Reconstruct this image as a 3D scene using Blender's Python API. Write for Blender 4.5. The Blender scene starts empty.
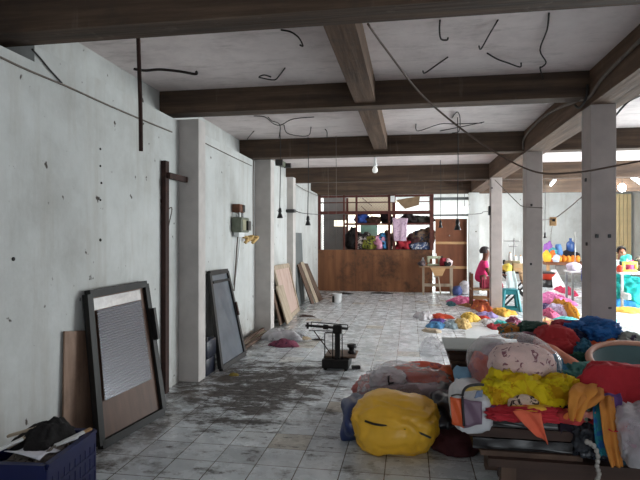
import bpy, bmesh, math, random
from mathutils import Vector, Matrix, noise
C = bpy.context.scene.collection
SC = bpy.context.scene
R = math.radians
random.seed(7)

# ------------------------------------------------------------------ camera, world, lights, exposure
FPX, CAMH, HY = 530.0, 1.6, 237.0
TH = math.atan(90 / FPX)
cd = bpy.data.cameras.new('camera'); cam = bpy.data.objects.new('camera', cd); C.objects.link(cam)
cam.location = (0, 0, CAMH); cam.rotation_euler = (R(90), 0, TH)
cd.sensor_width = 36; cd.lens = FPX / 640 * 36; cd.shift_y = -3 / 640; cd.clip_start = 0.05
SC.camera = cam
vs = SC.view_settings
vs.view_transform = 'Standard'; vs.look = 'None'; vs.gamma = 1; vs.use_curve_mapping = False
vs.exposure = 0.28
SC.render.film_transparent = False
w = bpy.data.worlds.new('sky'); SC.world = w; w.use_nodes = True
w.node_tree.nodes['Background'].inputs[0].default_value = (0.82, 0.92, 1.0, 1)
w.node_tree.nodes['Background'].inputs[1].default_value = 1.5

def area(name, loc, rot, sx, sy, power, col):
    l = bpy.data.lights.new(name, 'AREA'); l.shape = 'RECTANGLE'; l.size = sx; l.size_y = sy
    l.energy = power; l.color = col
    o = bpy.data.objects.new(name, l); o.location = loc; o.rotation_euler = rot; C.objects.link(o)
    return o
# daylight through the open shop front on the right, the open yard behind the partition, plus an invented dim fill behind the photographer
area('shopfront_daylight', (7.45, 11.3, 1.45), (0, R(116), 0), 2.5, 7.0, 900, (0.93, 0.99, 1.0))
area('yard_daylight', (-0.5, 17.7, 3.1), (0, 0, 0), 3.6, 3.0, 330, (0.97, 1.0, 0.98))
area('rear_fill', (2.5, -2.9, 1.5), (R(90), 0, 0), 5.0, 2.4, 18, (1.0, 0.96, 0.94))
TUBE_POWER = 15

# ------------------------------------------------------------------ pixel helpers (a point of the place at a known depth, height or wall)
cT, sT = math.cos(TH), math.sin(TH)
def ray(x, y):
    xc = (x - 320) / FPX; zc = (HY - y) / FPX
    return Vector((xc * cT - sT, xc * sT + cT, zc))
def atY(x, y, Y): r = ray(x, y); return Vector((0, 0, CAMH)) + r * (Y / r.y)
def atX(x, y, X): r = ray(x, y); return Vector((0, 0, CAMH)) + r * (X / r.x)
WA, WB = -2.41, -0.0195                       # the left wall runs slightly outwards: X = WA + WB * Y
def wallx(Y): return WA + WB * Y
def atW(x, y, off=0.0): r = ray(x, y); return Vector((0, 0, CAMH)) + r * ((WA + off) / (r.x - WB * r.y))
def atZ(x, y, Z=0.0): r = ray(x, y); return Vector((0, 0, CAMH)) + r * ((Z - CAMH) / r.z)

# ------------------------------------------------------------------ materials
def lin(c):
    return tuple((v / 12.92 if v <= 0.04045 else ((v + 0.055) / 1.055) ** 2.4) for v in [x / 255 for x in c]) + (1,)
def newmat(name):
    m = bpy.data.materials.new(name); m.use_nodes = True
    nt = m.node_tree; b = nt.nodes['Principled BSDF']
    return m, nt, b
def nd(nt, t, **kw):
    n = nt.nodes.new(t)
    for k, v in kw.items(): setattr(n, k, v)
    return n
def ramp(nt, fac, stops):
    r = nd(nt, 'ShaderNodeValToRGB'); e = r.color_ramp.elements
    while len(e) < len(stops): e.new(0.5)
    for el, (p, c) in zip(e, stops): el.position = p; el.color = c if len(c) == 4 else tuple(c) + (1,)
    nt.links.new(fac, r.inputs[0]); return r.outputs[0]
def mix(nt, fac, a, b, mode='MIX'):
    m = nd(nt, 'ShaderNodeMix', data_type='RGBA', blend_type=mode)
    for sock, v in ((m.inputs[0], fac), (m.inputs[6], a), (m.inputs[7], b)):
        if hasattr(v, 'default_value') or hasattr(v, 'is_linked'): nt.links.new(v, sock)
        else: sock.default_value = v
    return m.outputs[2]
def math_(nt, op, a, b=0.0):
    m = nd(nt, 'ShaderNodeMath', operation=op)
    for sock, v in ((m.inputs[0], a), (m.inputs[1], b)):
        if hasattr(v, 'is_linked'): nt.links.new(v, sock)
        else: sock.default_value = v
    return m.outputs[0]
def coords(nt, scale=(1, 1, 1), obj=True):
    t = nd(nt, 'ShaderNodeTexCoord'); mp = nd(nt, 'ShaderNodeMapping'); mp.inputs['Scale'].default_value = scale
    if obj: nt.links.new(t.outputs['Object'], mp.inputs[0])
    else:
        g = nd(nt, 'ShaderNodeNewGeometry'); nt.links.new(g.outputs['Position'], mp.inputs[0])
    return mp.outputs[0]
def noi(nt, vec, scale, detail=4, rough=0.55, out='Fac'):
    n = nd(nt, 'ShaderNodeTexNoise'); n.inputs['Scale'].default_value = scale; n.inputs['Detail'].default_value = detail
    n.inputs['Roughness'].default_value = rough; nt.links.new(vec, n.inputs['Vector']); return n.outputs[out]
def bump(nt, b, h, strength=0.3, dist=0.02):
    bp = nd(nt, 'ShaderNodeBump'); bp.inputs['Strength'].default_value = strength; bp.inputs['Distance'].default_value = dist
    nt.links.new(h, bp.inputs['Height']); nt.links.new(bp.outputs[0], b.inputs['Normal'])
def sc(c, k): return tuple(min(1, v * k) for v in c[:3]) + (1,)

def plain(name, rgb, rough=0.6, metal=0.0, var=0.25, scale=6):
    m, nt, b = newmat(name); c = lin(rgb); v = coords(nt)
    n = noi(nt, v, scale)
    nt.links.new(ramp(nt, n, [(0.3, sc(c, 1 - var)), (0.7, sc(c, 1 + var * 0.6))]), b.inputs['Base Color'])
    b.inputs['Roughness'].default_value = rough; b.inputs['Metallic'].default_value = metal
    return m
_cl = {}
def cloth(rgb, rgb2=None, rough=0.85, pat=9.0, thr=0.42, shine=0.15):
    key = (rgb, rgb2, rough, pat, thr)
    if key in _cl: return _cl[key]
    m, nt, b = newmat('cloth'); c = lin(rgb); v = coords(nt)
    n = noi(nt, v, 7, 3)
    col = ramp(nt, n, [(0.3, sc(c, 0.85)), (0.7, sc(c, 1.1))])
    if rgb2:
        vo = nd(nt, 'ShaderNodeTexNoise'); vo.inputs['Scale'].default_value = pat; vo.inputs['Detail'].default_value = 2
        vo.inputs['Distortion'].default_value = 1.5
        nt.links.new(v, vo.inputs['Vector'])
        col = mix(nt, ramp(nt, vo.outputs['Fac'], [(thr - 0.015, (1, 1, 1)), (thr + 0.015, (0, 0, 0))]), col, lin(rgb2))
    nt.links.new(col, b.inputs['Base Color'])
    b.inputs['Roughness'].default_value = rough; b.inputs['Specular IOR Level'].default_value = shine * 2
    wv = noi(nt, v, 16, 4, 0.6); bump(nt, b, wv, 0.45, 0.03)
    _cl[key] = m; return m

def m_plaster():
    m, nt, b = newmat('old_white_plaster'); p = coords(nt, obj=False)
    base = ramp(nt, noi(nt, p, 1.3, 6, 0.65), [(0.25, lin((172, 172, 169))), (0.5, lin((194, 196, 194))), (0.75, lin((206, 208, 207)))])
    st = noi(nt, coords(nt, (5, 5, 0.6), False), 1.0, 5, 0.7)
    base = mix(nt, math_(nt, 'MULTIPLY', ramp(nt, st, [(0.50, (0, 0, 0)), (0.72, (1, 1, 1))]), 0.30), base, lin((150, 138, 122)))
    base = mix(nt, math_(nt, 'MULTIPLY', ramp(nt, noi(nt, coords(nt, (1, 1, 0.7), False), 0.9, 7, 0.75), [(0.46, (0, 0, 0)), (0.70, (1, 1, 1))]), 0.35), base, lin((138, 136, 132)))
    sp = noi(nt, p, 9, 3, 0.5)
    base = mix(nt, ramp(nt, sp, [(0.70, (0, 0, 0)), (0.74, (1, 1, 1))]), base, lin((70, 62, 56)))
    # dirt splashed along the foot of the wall
    sx = nd(nt, 'ShaderNodeSeparateXYZ'); nt.links.new(p, sx.inputs[0])
    h = math_(nt, 'SUBTRACT', 0.75, math_(nt, 'MULTIPLY', sx.outputs[2], 1.5))
    foot = math_(nt, 'MULTIPLY', ramp(nt, h, [(0.0, (0, 0, 0)), (0.8, (1, 1, 1))]), ramp(nt, noi(nt, p, 4, 5, 0.7), [(0.42, (0, 0, 0)), (0.66, (1, 1, 1))]))
    base = mix(nt, math_(nt, 'MULTIPLY', foot, 0.7), base, lin((104, 84, 66)))
    nt.links.new(base, b.inputs['Base Color']); b.inputs['Roughness'].default_value = 0.85
    bump(nt, b, noi(nt, p, 25, 4), 0.15, 0.01)
    return m
def m_soffit():
    m, nt, b = newmat('stained_ceiling_slab'); p = coords(nt, obj=False)
    base = ramp(nt, noi(nt, p, 2.0, 6, 0.7), [(0.25, lin((196, 184, 183))), (0.5, lin((222, 211, 209))), (0.8, lin((236, 227, 225)))])
    st = noi(nt, coords(nt, (1.2, 4, 1), False), 2.0, 6, 0.75)
    base = mix(nt, math_(nt, 'MULTIPLY', ramp(nt, st, [(0.52, (0, 0, 0)), (0.75, (1, 1, 1))]), 0.5), base, lin((136, 124, 120)))
    nt.links.new(base, b.inputs['Base Color']); b.inputs['Roughness'].default_value = 0.9
    bump(nt, b, noi(nt, p, 18, 4), 0.2, 0.01)
    return m
def m_beam(name, ax, a, bcol, c3):
    m, nt, b = newmat(name); s = [14, 14, 14]; s[ax] = 0.8
    p = coords(nt, tuple(s), False); q = coords(nt, obj=False)
    base = ramp(nt, noi(nt, p, 1.0, 5, 0.65), [(0.3, lin(a)), (0.52, lin(bcol)), (0.75, lin(c3))])
    base = mix(nt, math_(nt, 'MULTIPLY', ramp(nt, noi(nt, q, 3.5, 6, 0.75), [(0.5, (0, 0, 0)), (0.72, (1, 1, 1))]), 0.55), base, lin((58, 50, 46)))
    base = mix(nt, math_(nt, 'MULTIPLY', ramp(nt, noi(nt, coords(nt, (9, 9, 1.2), False), 1.0, 4, 0.6), [(0.62, (0, 0, 0)), (0.78, (1, 1, 1))]), 0.25), base, lin((150, 140, 128)))
    nt.links.new(base, b.inputs['Base Color']); b.inputs['Roughness'].default_value = 0.9
    bump(nt, b, noi(nt, p, 1.5, 5), 0.5, 0.02)
    return m
def m_floor():
    m, nt, b = newmat('dirty_white_tiles'); p = coords(nt, obj=False)
    sx = nd(nt, 'ShaderNodeSeparateXYZ'); nt.links.new(p, sx.inputs[0])
    def line(o, off):
        f = math_(nt, 'FRACT', math_(nt, 'DIVIDE', math_(nt, 'ADD', o, off), 0.30))
        d = math_(nt, 'ABSOLUTE', math_(nt, 'SUBTRACT', f, 0.5))
        return math_(nt, 'GREATER_THAN', d, 0.487)
    g = math_(nt, 'MAXIMUM', line(sx.outputs[0], 30.17), line(sx.outputs[1], 30.0))
    ce = nd(nt, 'ShaderNodeVectorMath', operation='SNAP'); ce.inputs[1].default_value = (0.3, 0.3, 10)
    ad = nd(nt, 'ShaderNodeVectorMath', operation='ADD'); ad.inputs[1].default_value = (30.17, 30.0, 0)
    nt.links.new(p, ad.inputs[0]); nt.links.new(ad.outputs[0], ce.inputs[0])
    wn = nd(nt, 'ShaderNodeTexWhiteNoise'); nt.links.new(ce.outputs[0], wn.inputs[0])
    tile = ramp(nt, wn.outputs[0], [(0.0, lin((203, 208, 212))), (0.5, lin((217, 223, 227))), (0.93, lin((228, 234, 238))), (0.97, lin((196, 190, 178)))])
    cl = ramp(nt, noi(nt, p, 2.2, 6, 0.7), [(0.3, (0.70, 0.71, 0.72)), (0.56, (1, 1, 1))])
    tile = mix(nt, 0.75, tile, cl, 'MULTIPLY')
    base = mix(nt, g, tile, lin((96, 90, 84)))
    # trodden-in oily dirt: strong patch on the left around the scale, thin elsewhere
    dx = math_(nt, 'DIVIDE', math_(nt, 'ADD', sx.outputs[0], 1.55), 0.95)
    dy = math_(nt, 'DIVIDE', math_(nt, 'SUBTRACT', sx.outputs[1], 5.5), 1.5)
    rr = math_(nt, 'ADD', math_(nt, 'MULTIPLY', dx, dx), math_(nt, 'MULTIPLY', dy, dy))
    reg = math_(nt, 'SUBTRACT', 1.0, math_(nt, 'MINIMUM', rr, 1.0))
    ds = noi(nt, coords(nt, (1.0, 1.6, 1), False), 3.2, 8, 0.72)
    d1 = math_(nt, 'ADD', ds, math_(nt, 'MULTIPLY', reg, 0.20))
    mk = ramp(nt, d1, [(0.55, (0, 0, 0)), (0.66, (1, 1, 1))])
    base = mix(nt, math_(nt, 'MULTIPLY', mk, 0.9), base, lin((62, 50, 42)))
    fine = noi(nt, coords(nt, (1.0, 2.2, 1), False), 11, 8, 0.8)
    d4 = math_(nt, 'ADD', fine, math_(nt, 'MULTIPLY', reg, 0.16))
    base = mix(nt, math_(nt, 'MULTIPLY', ramp(nt, d4, [(0.62, (0, 0, 0)), (0.68, (1, 1, 1))]), 0.9), base, lin((40, 34, 30)))
    nx = math_(nt, 'ABSOLUTE', math_(nt, 'ADD', sx.outputs[0], 2.35))
    edge = math_(nt, 'SUBTRACT', 1.0, math_(nt, 'MINIMUM', math_(nt, 'DIVIDE', nx, 0.7), 1.0))
    d2 = math_(nt, 'ADD', noi(nt, p, 5, 6, 0.7), math_(nt, 'MULTIPLY', edge, 0.22))
    base = mix(nt, math_(nt, 'MULTIPLY', ramp(nt, d2, [(0.58, (0, 0, 0)), (0.72, (1, 1, 1))]), 0.7), base, lin((78, 66, 56)))
    # black scrapes across the near rows
    s3 = noi(nt, coords(nt, (1.5, 5, 1), False), 2.6, 8, 0.8)
    ny = math_(nt, 'ABSOLUTE', math_(nt, 'SUBTRACT', sx.outputs[1], 4.35)); ny = math_(nt, 'SUBTRACT', 1.0, math_(nt, 'MINIMUM', math_(nt, 'DIVIDE', ny, 1.1), 1.0))
    d3 = math_(nt, 'ADD', s3, math_(nt, 'MULTIPLY', ny, 0.10))
    base = mix(nt, math_(nt, 'MULTIPLY', ramp(nt, d3, [(0.64, (0, 0, 0)), (0.69, (1, 1, 1))]), 0.85), base, lin((44, 40, 38)))
    nt.links.new(base, b.inputs['Base Color'])
    rg = ramp(nt, noi(nt, p, 6, 5), [(0.3, (0.14, 0.14, 0.14)), (0.7, (0.38, 0.38, 0.38))])
    nt.links.new(mix(nt, mk, rg, (0.75, 0.75, 0.75, 1)), b.inputs['Roughness'])
    b.inputs['Specular IOR Level'].default_value = 0.5
    bump(nt, b, math_(nt, 'SUBTRACT', 1.0, g), 0.25, 0.004)
    return m
def m_wood(name, a, bcol, c3, ax=2, scale=1.0, stain=0.6, rough=0.7):
    m, nt, b = newmat(name); s = [10 * scale] * 3; s[ax] = 0.9 * scale
    p = coords(nt, tuple(s), False)
    base = ramp(nt, noi(nt, p, 1.2, 6, 0.6), [(0.25, lin(a)), (0.5, lin(bcol)), (0.8, lin(c3))])
    q = coords(nt, obj=False)
    base = mix(nt, math_(nt, 'MULTIPLY', ramp(nt, noi(nt, q, 1.7, 6, 0.7), [(0.50, (0, 0, 0)), (0.72, (1, 1, 1))]), stain), base, sc(lin(a), 0.3))
    nt.links.new(base, b.inputs['Base Color']); b.inputs['Roughness'].default_value = rough
    return m
def m_plastic_clear(name, tint=(225, 225, 228), fac=0.30):
    m, nt, b = newmat(name)
    b.inputs['Base Color'].default_value = lin(tint); b.inputs['Roughness'].default_value = 0.22
    b.inputs['Specular IOR Level'].default_value = 0.8
    tr = nd(nt, 'ShaderNodeBsdfTransparent'); tr.inputs[0].default_value = (0.95, 0.95, 0.96, 1)
    lw = nd(nt, 'ShaderNodeLayerWeight'); lw.inputs[0].default_value = 0.35
    n = noi(nt, coords(nt), 5, 4)
    bump(nt, b, n, 0.8, 0.05)
    f = math_(nt, 'MINIMUM', math_(nt, 'ADD', math_(nt, 'MULTIPLY', lw.outputs['Facing'], 0.36), math_(nt, 'MULTIPLY', n, fac * 1.4)), 1.0)
    mx = nd(nt, 'ShaderNodeMixShader'); nt.links.new(f, mx.inputs[0]); nt.links.new(tr.outputs[0], mx.inputs[1]); nt.links.new(b.outputs[0], mx.inputs[2])
    nt.links.new(mx.outputs[0], nt.nodes['Material Output'].inputs[0])
    return m
def m_emit(name, rgb, s):
    m, nt, b = newmat(name); b.inputs['Base Color'].default_value = lin(rgb)
    b.inputs['Emission Color'].default_value = lin(rgb); b.inputs['Emission Strength'].default_value = s
    return m
def m_mesh(name, rgb, scale, thick):
    m, nt, b = newmat(name); p = coords(nt, obj=False)
    sx = nd(nt, 'ShaderNodeSeparateXYZ'); nt.links.new(p, sx.inputs[0])
    def ln(a, bb):
        f = math_(nt, 'FRACT', math_(nt, 'DIVIDE', math_(nt, 'ADD', math_(nt, 'ADD', a, bb), 50.0), scale))
        return math_(nt, 'LESS_THAN', f, thick)
    mn = math_(nt, 'MULTIPLY', sx.outputs[0], -1.0)
    f = math_(nt, 'MAXIMUM', ln(sx.outputs[0], sx.outputs[2]), ln(mn, sx.outputs[2]))
    b.inputs['Base Color'].default_value = lin(rgb); b.inputs['Roughness'].default_value = 0.6; b.inputs['Metallic'].default_value = 0.3
    tr = nd(nt, 'ShaderNodeBsdfTransparent'); mx = nd(nt, 'ShaderNodeMixShader')
    nt.links.new(f, mx.inputs[0]); nt.links.new(tr.outputs[0], mx.inputs[1]); nt.links.new(b.outputs[0], mx.inputs[2])
    nt.links.new(mx.outputs[0], nt.nodes['Material Output'].inputs[0]); return m

PLASTER = m_plaster(); SLAB = m_soffit(); FLOOR = m_floor()
BEAM_X = m_beam('timber_marked_concrete_cross', 0, (54, 42, 34), (80, 63, 50), (106, 86, 70))
BEAM_Y = m_beam('timber_marked_concrete_long', 1, (64, 48, 37), (98, 75, 58), (124, 98, 78))
COLUMN = plain('grey_painted_column', (178, 168, 164), 0.85, 0, 0.12, 5)
PILASTER = plain('grey_painted_pilaster', (196, 190, 186), 0.85, 0, 0.12, 5)
PLY = m_wood('orange_brown_plywood', (84, 50, 28), (120, 76, 46), (150, 102, 66), 2, 0.45, 1.1)
DOORPLY = m_wood('red_brown_plywood', (100, 58, 36), (122, 72, 46), (136, 86, 58), 2, 0.5, 0.25)
RAILWOOD = m_wood('pale_timber', (170, 130, 88), (192, 152, 106), (208, 172, 126), 0, 1, 0.2)
DARKWOOD = m_wood('dark_brown_timber', (48, 32, 26), (66, 46, 38), (84, 62, 50), 0, 1.2, 0.4)
GREYWOOD = m_wood('weathered_beige_board', (134, 118, 100), (166, 150, 130), (186, 172, 152), 2, 0.8, 0.35)
PINKWOOD = m_wood('pinkish_faded_board', (168, 140, 128), (186, 160, 148), (198, 178, 166), 2, 0.6, 0.2)
BROWNBOARD = m_wood('brown_leaning_board', (70, 52, 42), (92, 70, 56), (112, 88, 70), 2, 0.8, 0.4)
RUST = plain('rusty_steel', (58, 35, 29), 0.8, 0.2, 0.5, 14)
RUSTRED = plain('red_oxide_steel', (92, 48, 40), 0.7, 0.2, 0.3, 10)
BLACKMETAL = plain('black_metal', (40, 38, 37), 0.5, 0.4, 0.4, 9)
CASTIRON = plain('black_cast_iron', (34, 32, 31), 0.5, 0.5, 0.3, 9)
STEEL = plain('dull_steel', (150, 150, 150), 0.4, 0.8, 0.2, 9)
WIRE = plain('dark_rebar_wire', (44, 36, 33), 0.8, 0.2, 0.3, 12)
CABLE = plain('black_cable', (40, 37, 36), 0.7, 0, 0.2, 9)
GREYCABLE = plain('dusty_grey_cable', (112, 102, 94), 0.8, 0, 0.2, 9)
WHITE = plain('white_plastic', (225, 226, 226), 0.5, 0, 0.06, 5)
BLACKPL = plain('black_plastic', (26, 25, 26), 0.35, 0, 0.3, 6)
BLUECRATE = plain('blue_crate_plastic', (16, 26, 78), 0.45, 0, 0.2, 6)
BLUEJUG = plain('translucent_blue_plastic', (60, 92, 150), 0.25, 0, 0.1, 5)
TEALPL = plain('teal_plastic', (32, 122, 132), 0.4, 0, 0.1, 5)
REDPL = plain('red_plastic', (206, 66, 44), 0.4, 0, 0.1, 5)
CLEAR = m_plastic_clear('clear_plastic_film', (236, 236, 238), 0.2); CLEARTHIN = m_plastic_clear('thin_clear_film', (240, 240, 242), 0.10)
MISTY = m_plastic_clear('milky_plastic_film', (214, 210, 214), 0.6)
BLACKBAG = plain('glossy_black_bag', (30, 28, 30), 0.2, 0, 0.3, 5)
GREYGREEN = plain('grey_green_enamel', (108, 114, 98), 0.5, 0.1, 0.25, 12)
GREYBOARD = plain('dark_grey_board', (104, 108, 108), 0.8, 0, 0.2, 3)
YELLOWCORD = plain('yellowed_wiring', (200, 166, 106), 0.7, 0, 0.2, 12)
SKIN = plain('brown_skin', (112, 70, 52), 0.55, 0, 0.1, 8)
HAIRM = plain('black_hair', (38, 33, 32), 0.7, 0, 0.3, 30)
GREYHAIR = plain('greying_hair', (66, 60, 60), 0.8, 0, 0.3, 30)
CREAM = plain('cream_painted_wall', (236, 224, 198), 0.8, 0, 0.05, 3)
EYE = plain('eye', (20, 16, 15), 0.3, 0, 0, 3)

# ------------------------------------------------------------------ object helpers
ORG = {}
def tag(o, label=None, cat=None, group=None, kind=None):
    if label: o['label'] = label
    if cat: o['category'] = cat
    if group: o['group'] = group
    if kind: o['kind'] = kind
    return o
def thing(name, label, cat, loc, group=None):
    o = bpy.data.objects.new(name, None); o.empty_display_size = 0.1; C.objects.link(o)
    o.location = loc; ORG[o] = Vector(loc); return tag(o, label, cat, group)
def obj(name, bm, mat, parent=None, smooth=False, label=None, cat=None, group=None, kind=None, solid=0, sub=0, origin=True):
    """link bm (world coordinates) as one mesh object; its origin sits at the base of its shape"""
    me = bpy.data.meshes.new(name)
    bmesh.ops.recalc_face_normals(bm, faces=bm.faces)
    if smooth:
        for f in bm.faces: f.smooth = True
    par = ORG[parent] if parent else Vector((0, 0, 0))
    org = par
    if parent is None and origin and bm.verts:
        xs = [v.co for v in bm.verts]
        org = Vector((sum(v.x for v in xs) / len(xs), sum(v.y for v in xs) / len(xs), min(v.z for v in xs)))
    bmesh.ops.translate(bm, verts=bm.verts, vec=-org)
    bm.to_mesh(me); bm.free()
    o = bpy.data.objects.new(name, me); C.objects.link(o)
    for mm in (mat if isinstance(mat, (list, tuple)) else [mat]): me.materials.append(mm)
    if parent is not None: o.parent = parent
    else: o.location = org
    ORG[o] = org
    if solid:
        s = o.modifiers.new('thickness', 'SOLIDIFY'); s.thickness = solid; s.offset = 0
    if sub:
        s = o.modifiers.new('smooth', 'SUBSURF'); s.levels = sub; s.render_levels = sub
    return tag(o, label, cat, group, kind)
def BM(): return bmesh.new()
def box(bm, c, s, rot=None, taper=None):
    """box of size s around c; rot = Matrix"""
    M = Matrix.Translation(c) @ (rot.to_4x4() if rot else Matrix.Identity(4)) @ Matrix.Diagonal((s[0], s[1], s[2], 1))
    return bmesh.ops.create_cube(bm, size=1, matrix=M)['verts']
def box2(bm, lo, hi):
    lo, hi = Vector(lo), Vector(hi)
    return box(bm, (lo + hi) / 2, hi - lo)
def bevel(bm, w=0.01, seg=2):
    bmesh.ops.bevel(bm, geom=[e for e in bm.edges], offset=w, segments=seg, affect='EDGES', profile=0.5)
def cyl(bm, p0, p1, r, seg=10, r2=None, caps=True):
    p0, p1 = Vector(p0), Vector(p1); d = p1 - p0
    q = Vector((0, 0, 1)).rotation_difference(d.normalized())
    M = Matrix.Translation((p0 + p1) / 2) @ q.to_matrix().to_4x4()
    bmesh.ops.create_cone(bm, cap_ends=caps, segments=seg, radius1=r, radius2=r if r2 is None else r2, depth=d.length, matrix=M)
def sph(bm, c, r, s=(1, 1, 1), u=12, v=8):
    bmesh.ops.create_uvsphere(bm, u_segments=u, v_segments=v, radius=r, matrix=Matrix.Translation(c) @ Matrix.Diagonal((s[0], s[1], s[2], 1)))
def bar(bm, p0, p1, w, t, up=Vector((0, 0, 1))):
    """rectangular bar from p0 to p1, w across, t along up"""
    p0, p1 = Vector(p0), Vector(p1); d = (p1 - p0).normalized()
    side = d.cross(up)
    if side.length < 1e-4: side = d.cross(Vector((1, 0, 0)))
    side.normalize(); u = side.cross(d)
    vs_ = []
    for p in (p0, p1):
        for a, b_ in ((-1, -1), (1, -1), (1, 1), (-1, 1)): vs_.append(bm.verts.new(p + side * a * w / 2 + u * b_ * t / 2))
    for f in ((0, 3, 2, 1), (4, 5, 6, 7), (0, 1, 5, 4), (1, 2, 6, 5), (2, 3, 7, 6), (3, 0, 4, 7)): bm.faces.new([vs_[i] for i in f])
def smooth_path(pts, n=6):
    pts = [Vector(p) for p in pts]
    if len(pts) < 3: return pts
    out = []
    for i in range(len(pts) - 1):
        p0 = pts[max(i - 1, 0)]; p1 = pts[i]; p2 = pts[i + 1]; p3 = pts[min(i + 2, len(pts) - 1)]
        for k in range(n):
            t = k / n
            out.append(0.5 * ((2 * p1) + (-p0 + p2) * t + (2 * p0 - 5 * p1 + 4 * p2 - p3) * t * t + (-p0 + 3 * p1 - 3 * p2 + p3) * t ** 3))
    out.append(pts[-1]); return out
def tube(bm, pts, r, seg=6, sm=6):
    pts = smooth_path(pts, sm) if sm else [Vector(p) for p in pts]
    rings = []
    for i, p in enumerate(pts):
        d = (pts[min(i + 1, len(pts) - 1)] - pts[max(i - 1, 0)])
        d = d.normalized() if d.length > 1e-6 else Vector((0, 0, 1))
        a = d.cross(Vector((0, 0, 1)))
        if a.length < 0.05: a = d.cross(Vector((1, 0, 0)))
        a.normalize(); b_ = d.cross(a)
        rings.append([bm.verts.new(p + (a * math.cos(2 * math.pi * k / seg) + b_ * math.sin(2 * math.pi * k / seg)) * r) for k in range(seg)])
    for i in range(len(rings) - 1):
        for k in range(seg): bm.faces.new((rings[i][k], rings[i][(k + 1) % seg], rings[i + 1][(k + 1) % seg], rings[i + 1][k]))
    bm.faces.new(rings[0]); bm.faces.new(rings[-1][::-1])
def lathe(bm, prof, c=(0, 0, 0), seg=20, close=False):
    c = Vector(c); rings = []
    for r, z in prof: rings.append([bm.verts.new(c + Vector((r * math.cos(2 * math.pi * k / seg), r * math.sin(2 * math.pi * k / seg), z))) for k in range(seg)])
    for i in range(len(rings) - 1):
        for k in range(seg): bm.faces.new((rings[i][k], rings[i][(k + 1) % seg], rings[i + 1][(k + 1) % seg], rings[i + 1][k]))
    if close:
        for k in range(seg): bm.faces.new((rings[-1][k], rings[-1][(k + 1) % seg], rings[0][(k + 1) % seg], rings[0][k]))
        return
    if prof[0][0] > 1e-5: bm.faces.new(rings[0][::-1])
    if prof[-1][0] > 1e-5: bm.faces.new(rings[-1])
def quadgrid(bm, c00, c10, c11, c01, nu, nv, disp=None):
    c00, c10, c11, c01 = map(Vector, (c00, c10, c11, c01))
    n = (c10 - c00).cross(c01 - c00).normalized()
    g = []
    for j in range(nv + 1):
        row = []
        for i in range(nu + 1):
            u, v = i / nu, j / nv
            p = (c00 * (1 - u) + c10 * u) * (1 - v) + (c01 * (1 - u) + c11 * u) * v
            if disp: p = p + n * disp(u, v)
            row.append(bm.verts.new(p))
        g.append(row)
    for j in range(nv):
        for i in range(nu): bm.faces.new((g[j][i], g[j][i + 1], g[j + 1][i + 1], g[j + 1][i]))
def slab(bm, c00, c10, c11, c01, t):
    """plate of thickness t on four corners"""
    cs = list(map(Vector, (c00, c10, c11, c01))); n = (cs[1] - cs[0]).cross(cs[3] - cs[0]).normalized() * (t / 2)
    a = [bm.verts.new(p + n) for p in cs]; b_ = [bm.verts.new(p - n) for p in cs]
    bm.faces.new(a); bm.faces.new(b_[::-1])
    for i in range(4): bm.faces.new((a[i], b_[i], b_[(i + 1) % 4], a[(i + 1) % 4]))

def fold(p, s): 
    """creases like crumpled cloth, 0..1"""
    return 1 - abs(noise.noise(p * s)) * 2
def lump_bm(c, rx, ry, h, seed=0, amp=0.18, fr=2.2, sub=4, rot=0, sharp=0.85, bottom=0.0, lobes=0.18):
    """a heaped, creased bundle standing on c"""
    bm = BM(); bmesh.ops.create_icosphere(bm, subdivisions=sub, radius=1)
    off = Vector((seed * 3.17, seed * 1.31, seed * 7.7)); ca, sa = math.cos(rot), math.sin(rot)
    for v in bm.verts:
        p = v.co.normalized()
        q = Vector([math.copysign(abs(a) ** sharp, a) for a in p])
        wp = p + 0.35 * noise.noise_vector(p * 1.6 + off)
        k = 1 + lobes * noise.noise(p * 1.3 + off) * 2
        c1 = max(abs(noise.noise(wp * fr + off)), 0) ; c2 = abs(noise.noise(wp * fr * 2.2 + off * 1.7)); c3 = abs(noise.noise(wp * fr * 4.6 + off * 0.6))
        k += amp * (1.15 * (0.35 - c1) * 2 + 0.75 * (0.3 - c2) * 2 + 0.4 * (0.3 - c3) * 2) * 0.55
        q = q * k
        z = (q.z * 0.5 + 0.5)
        if q.z < 0: z = max(0.5 + q.z * 0.62, bottom)
        x, y = q.x * rx, q.y * ry
        v.co = Vector(c) + Vector((x * ca - y * sa, x * sa + y * ca, max(z, 0) * h))
    return bm
def lump(name, c, rx, ry, h, mat, label=None, cat=None, group=None, parent=None, solid=0, **kw):
    return obj(name, lump_bm(c, rx, ry, h, **kw), mat, parent, True, label, cat, group, solid=solid)
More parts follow.
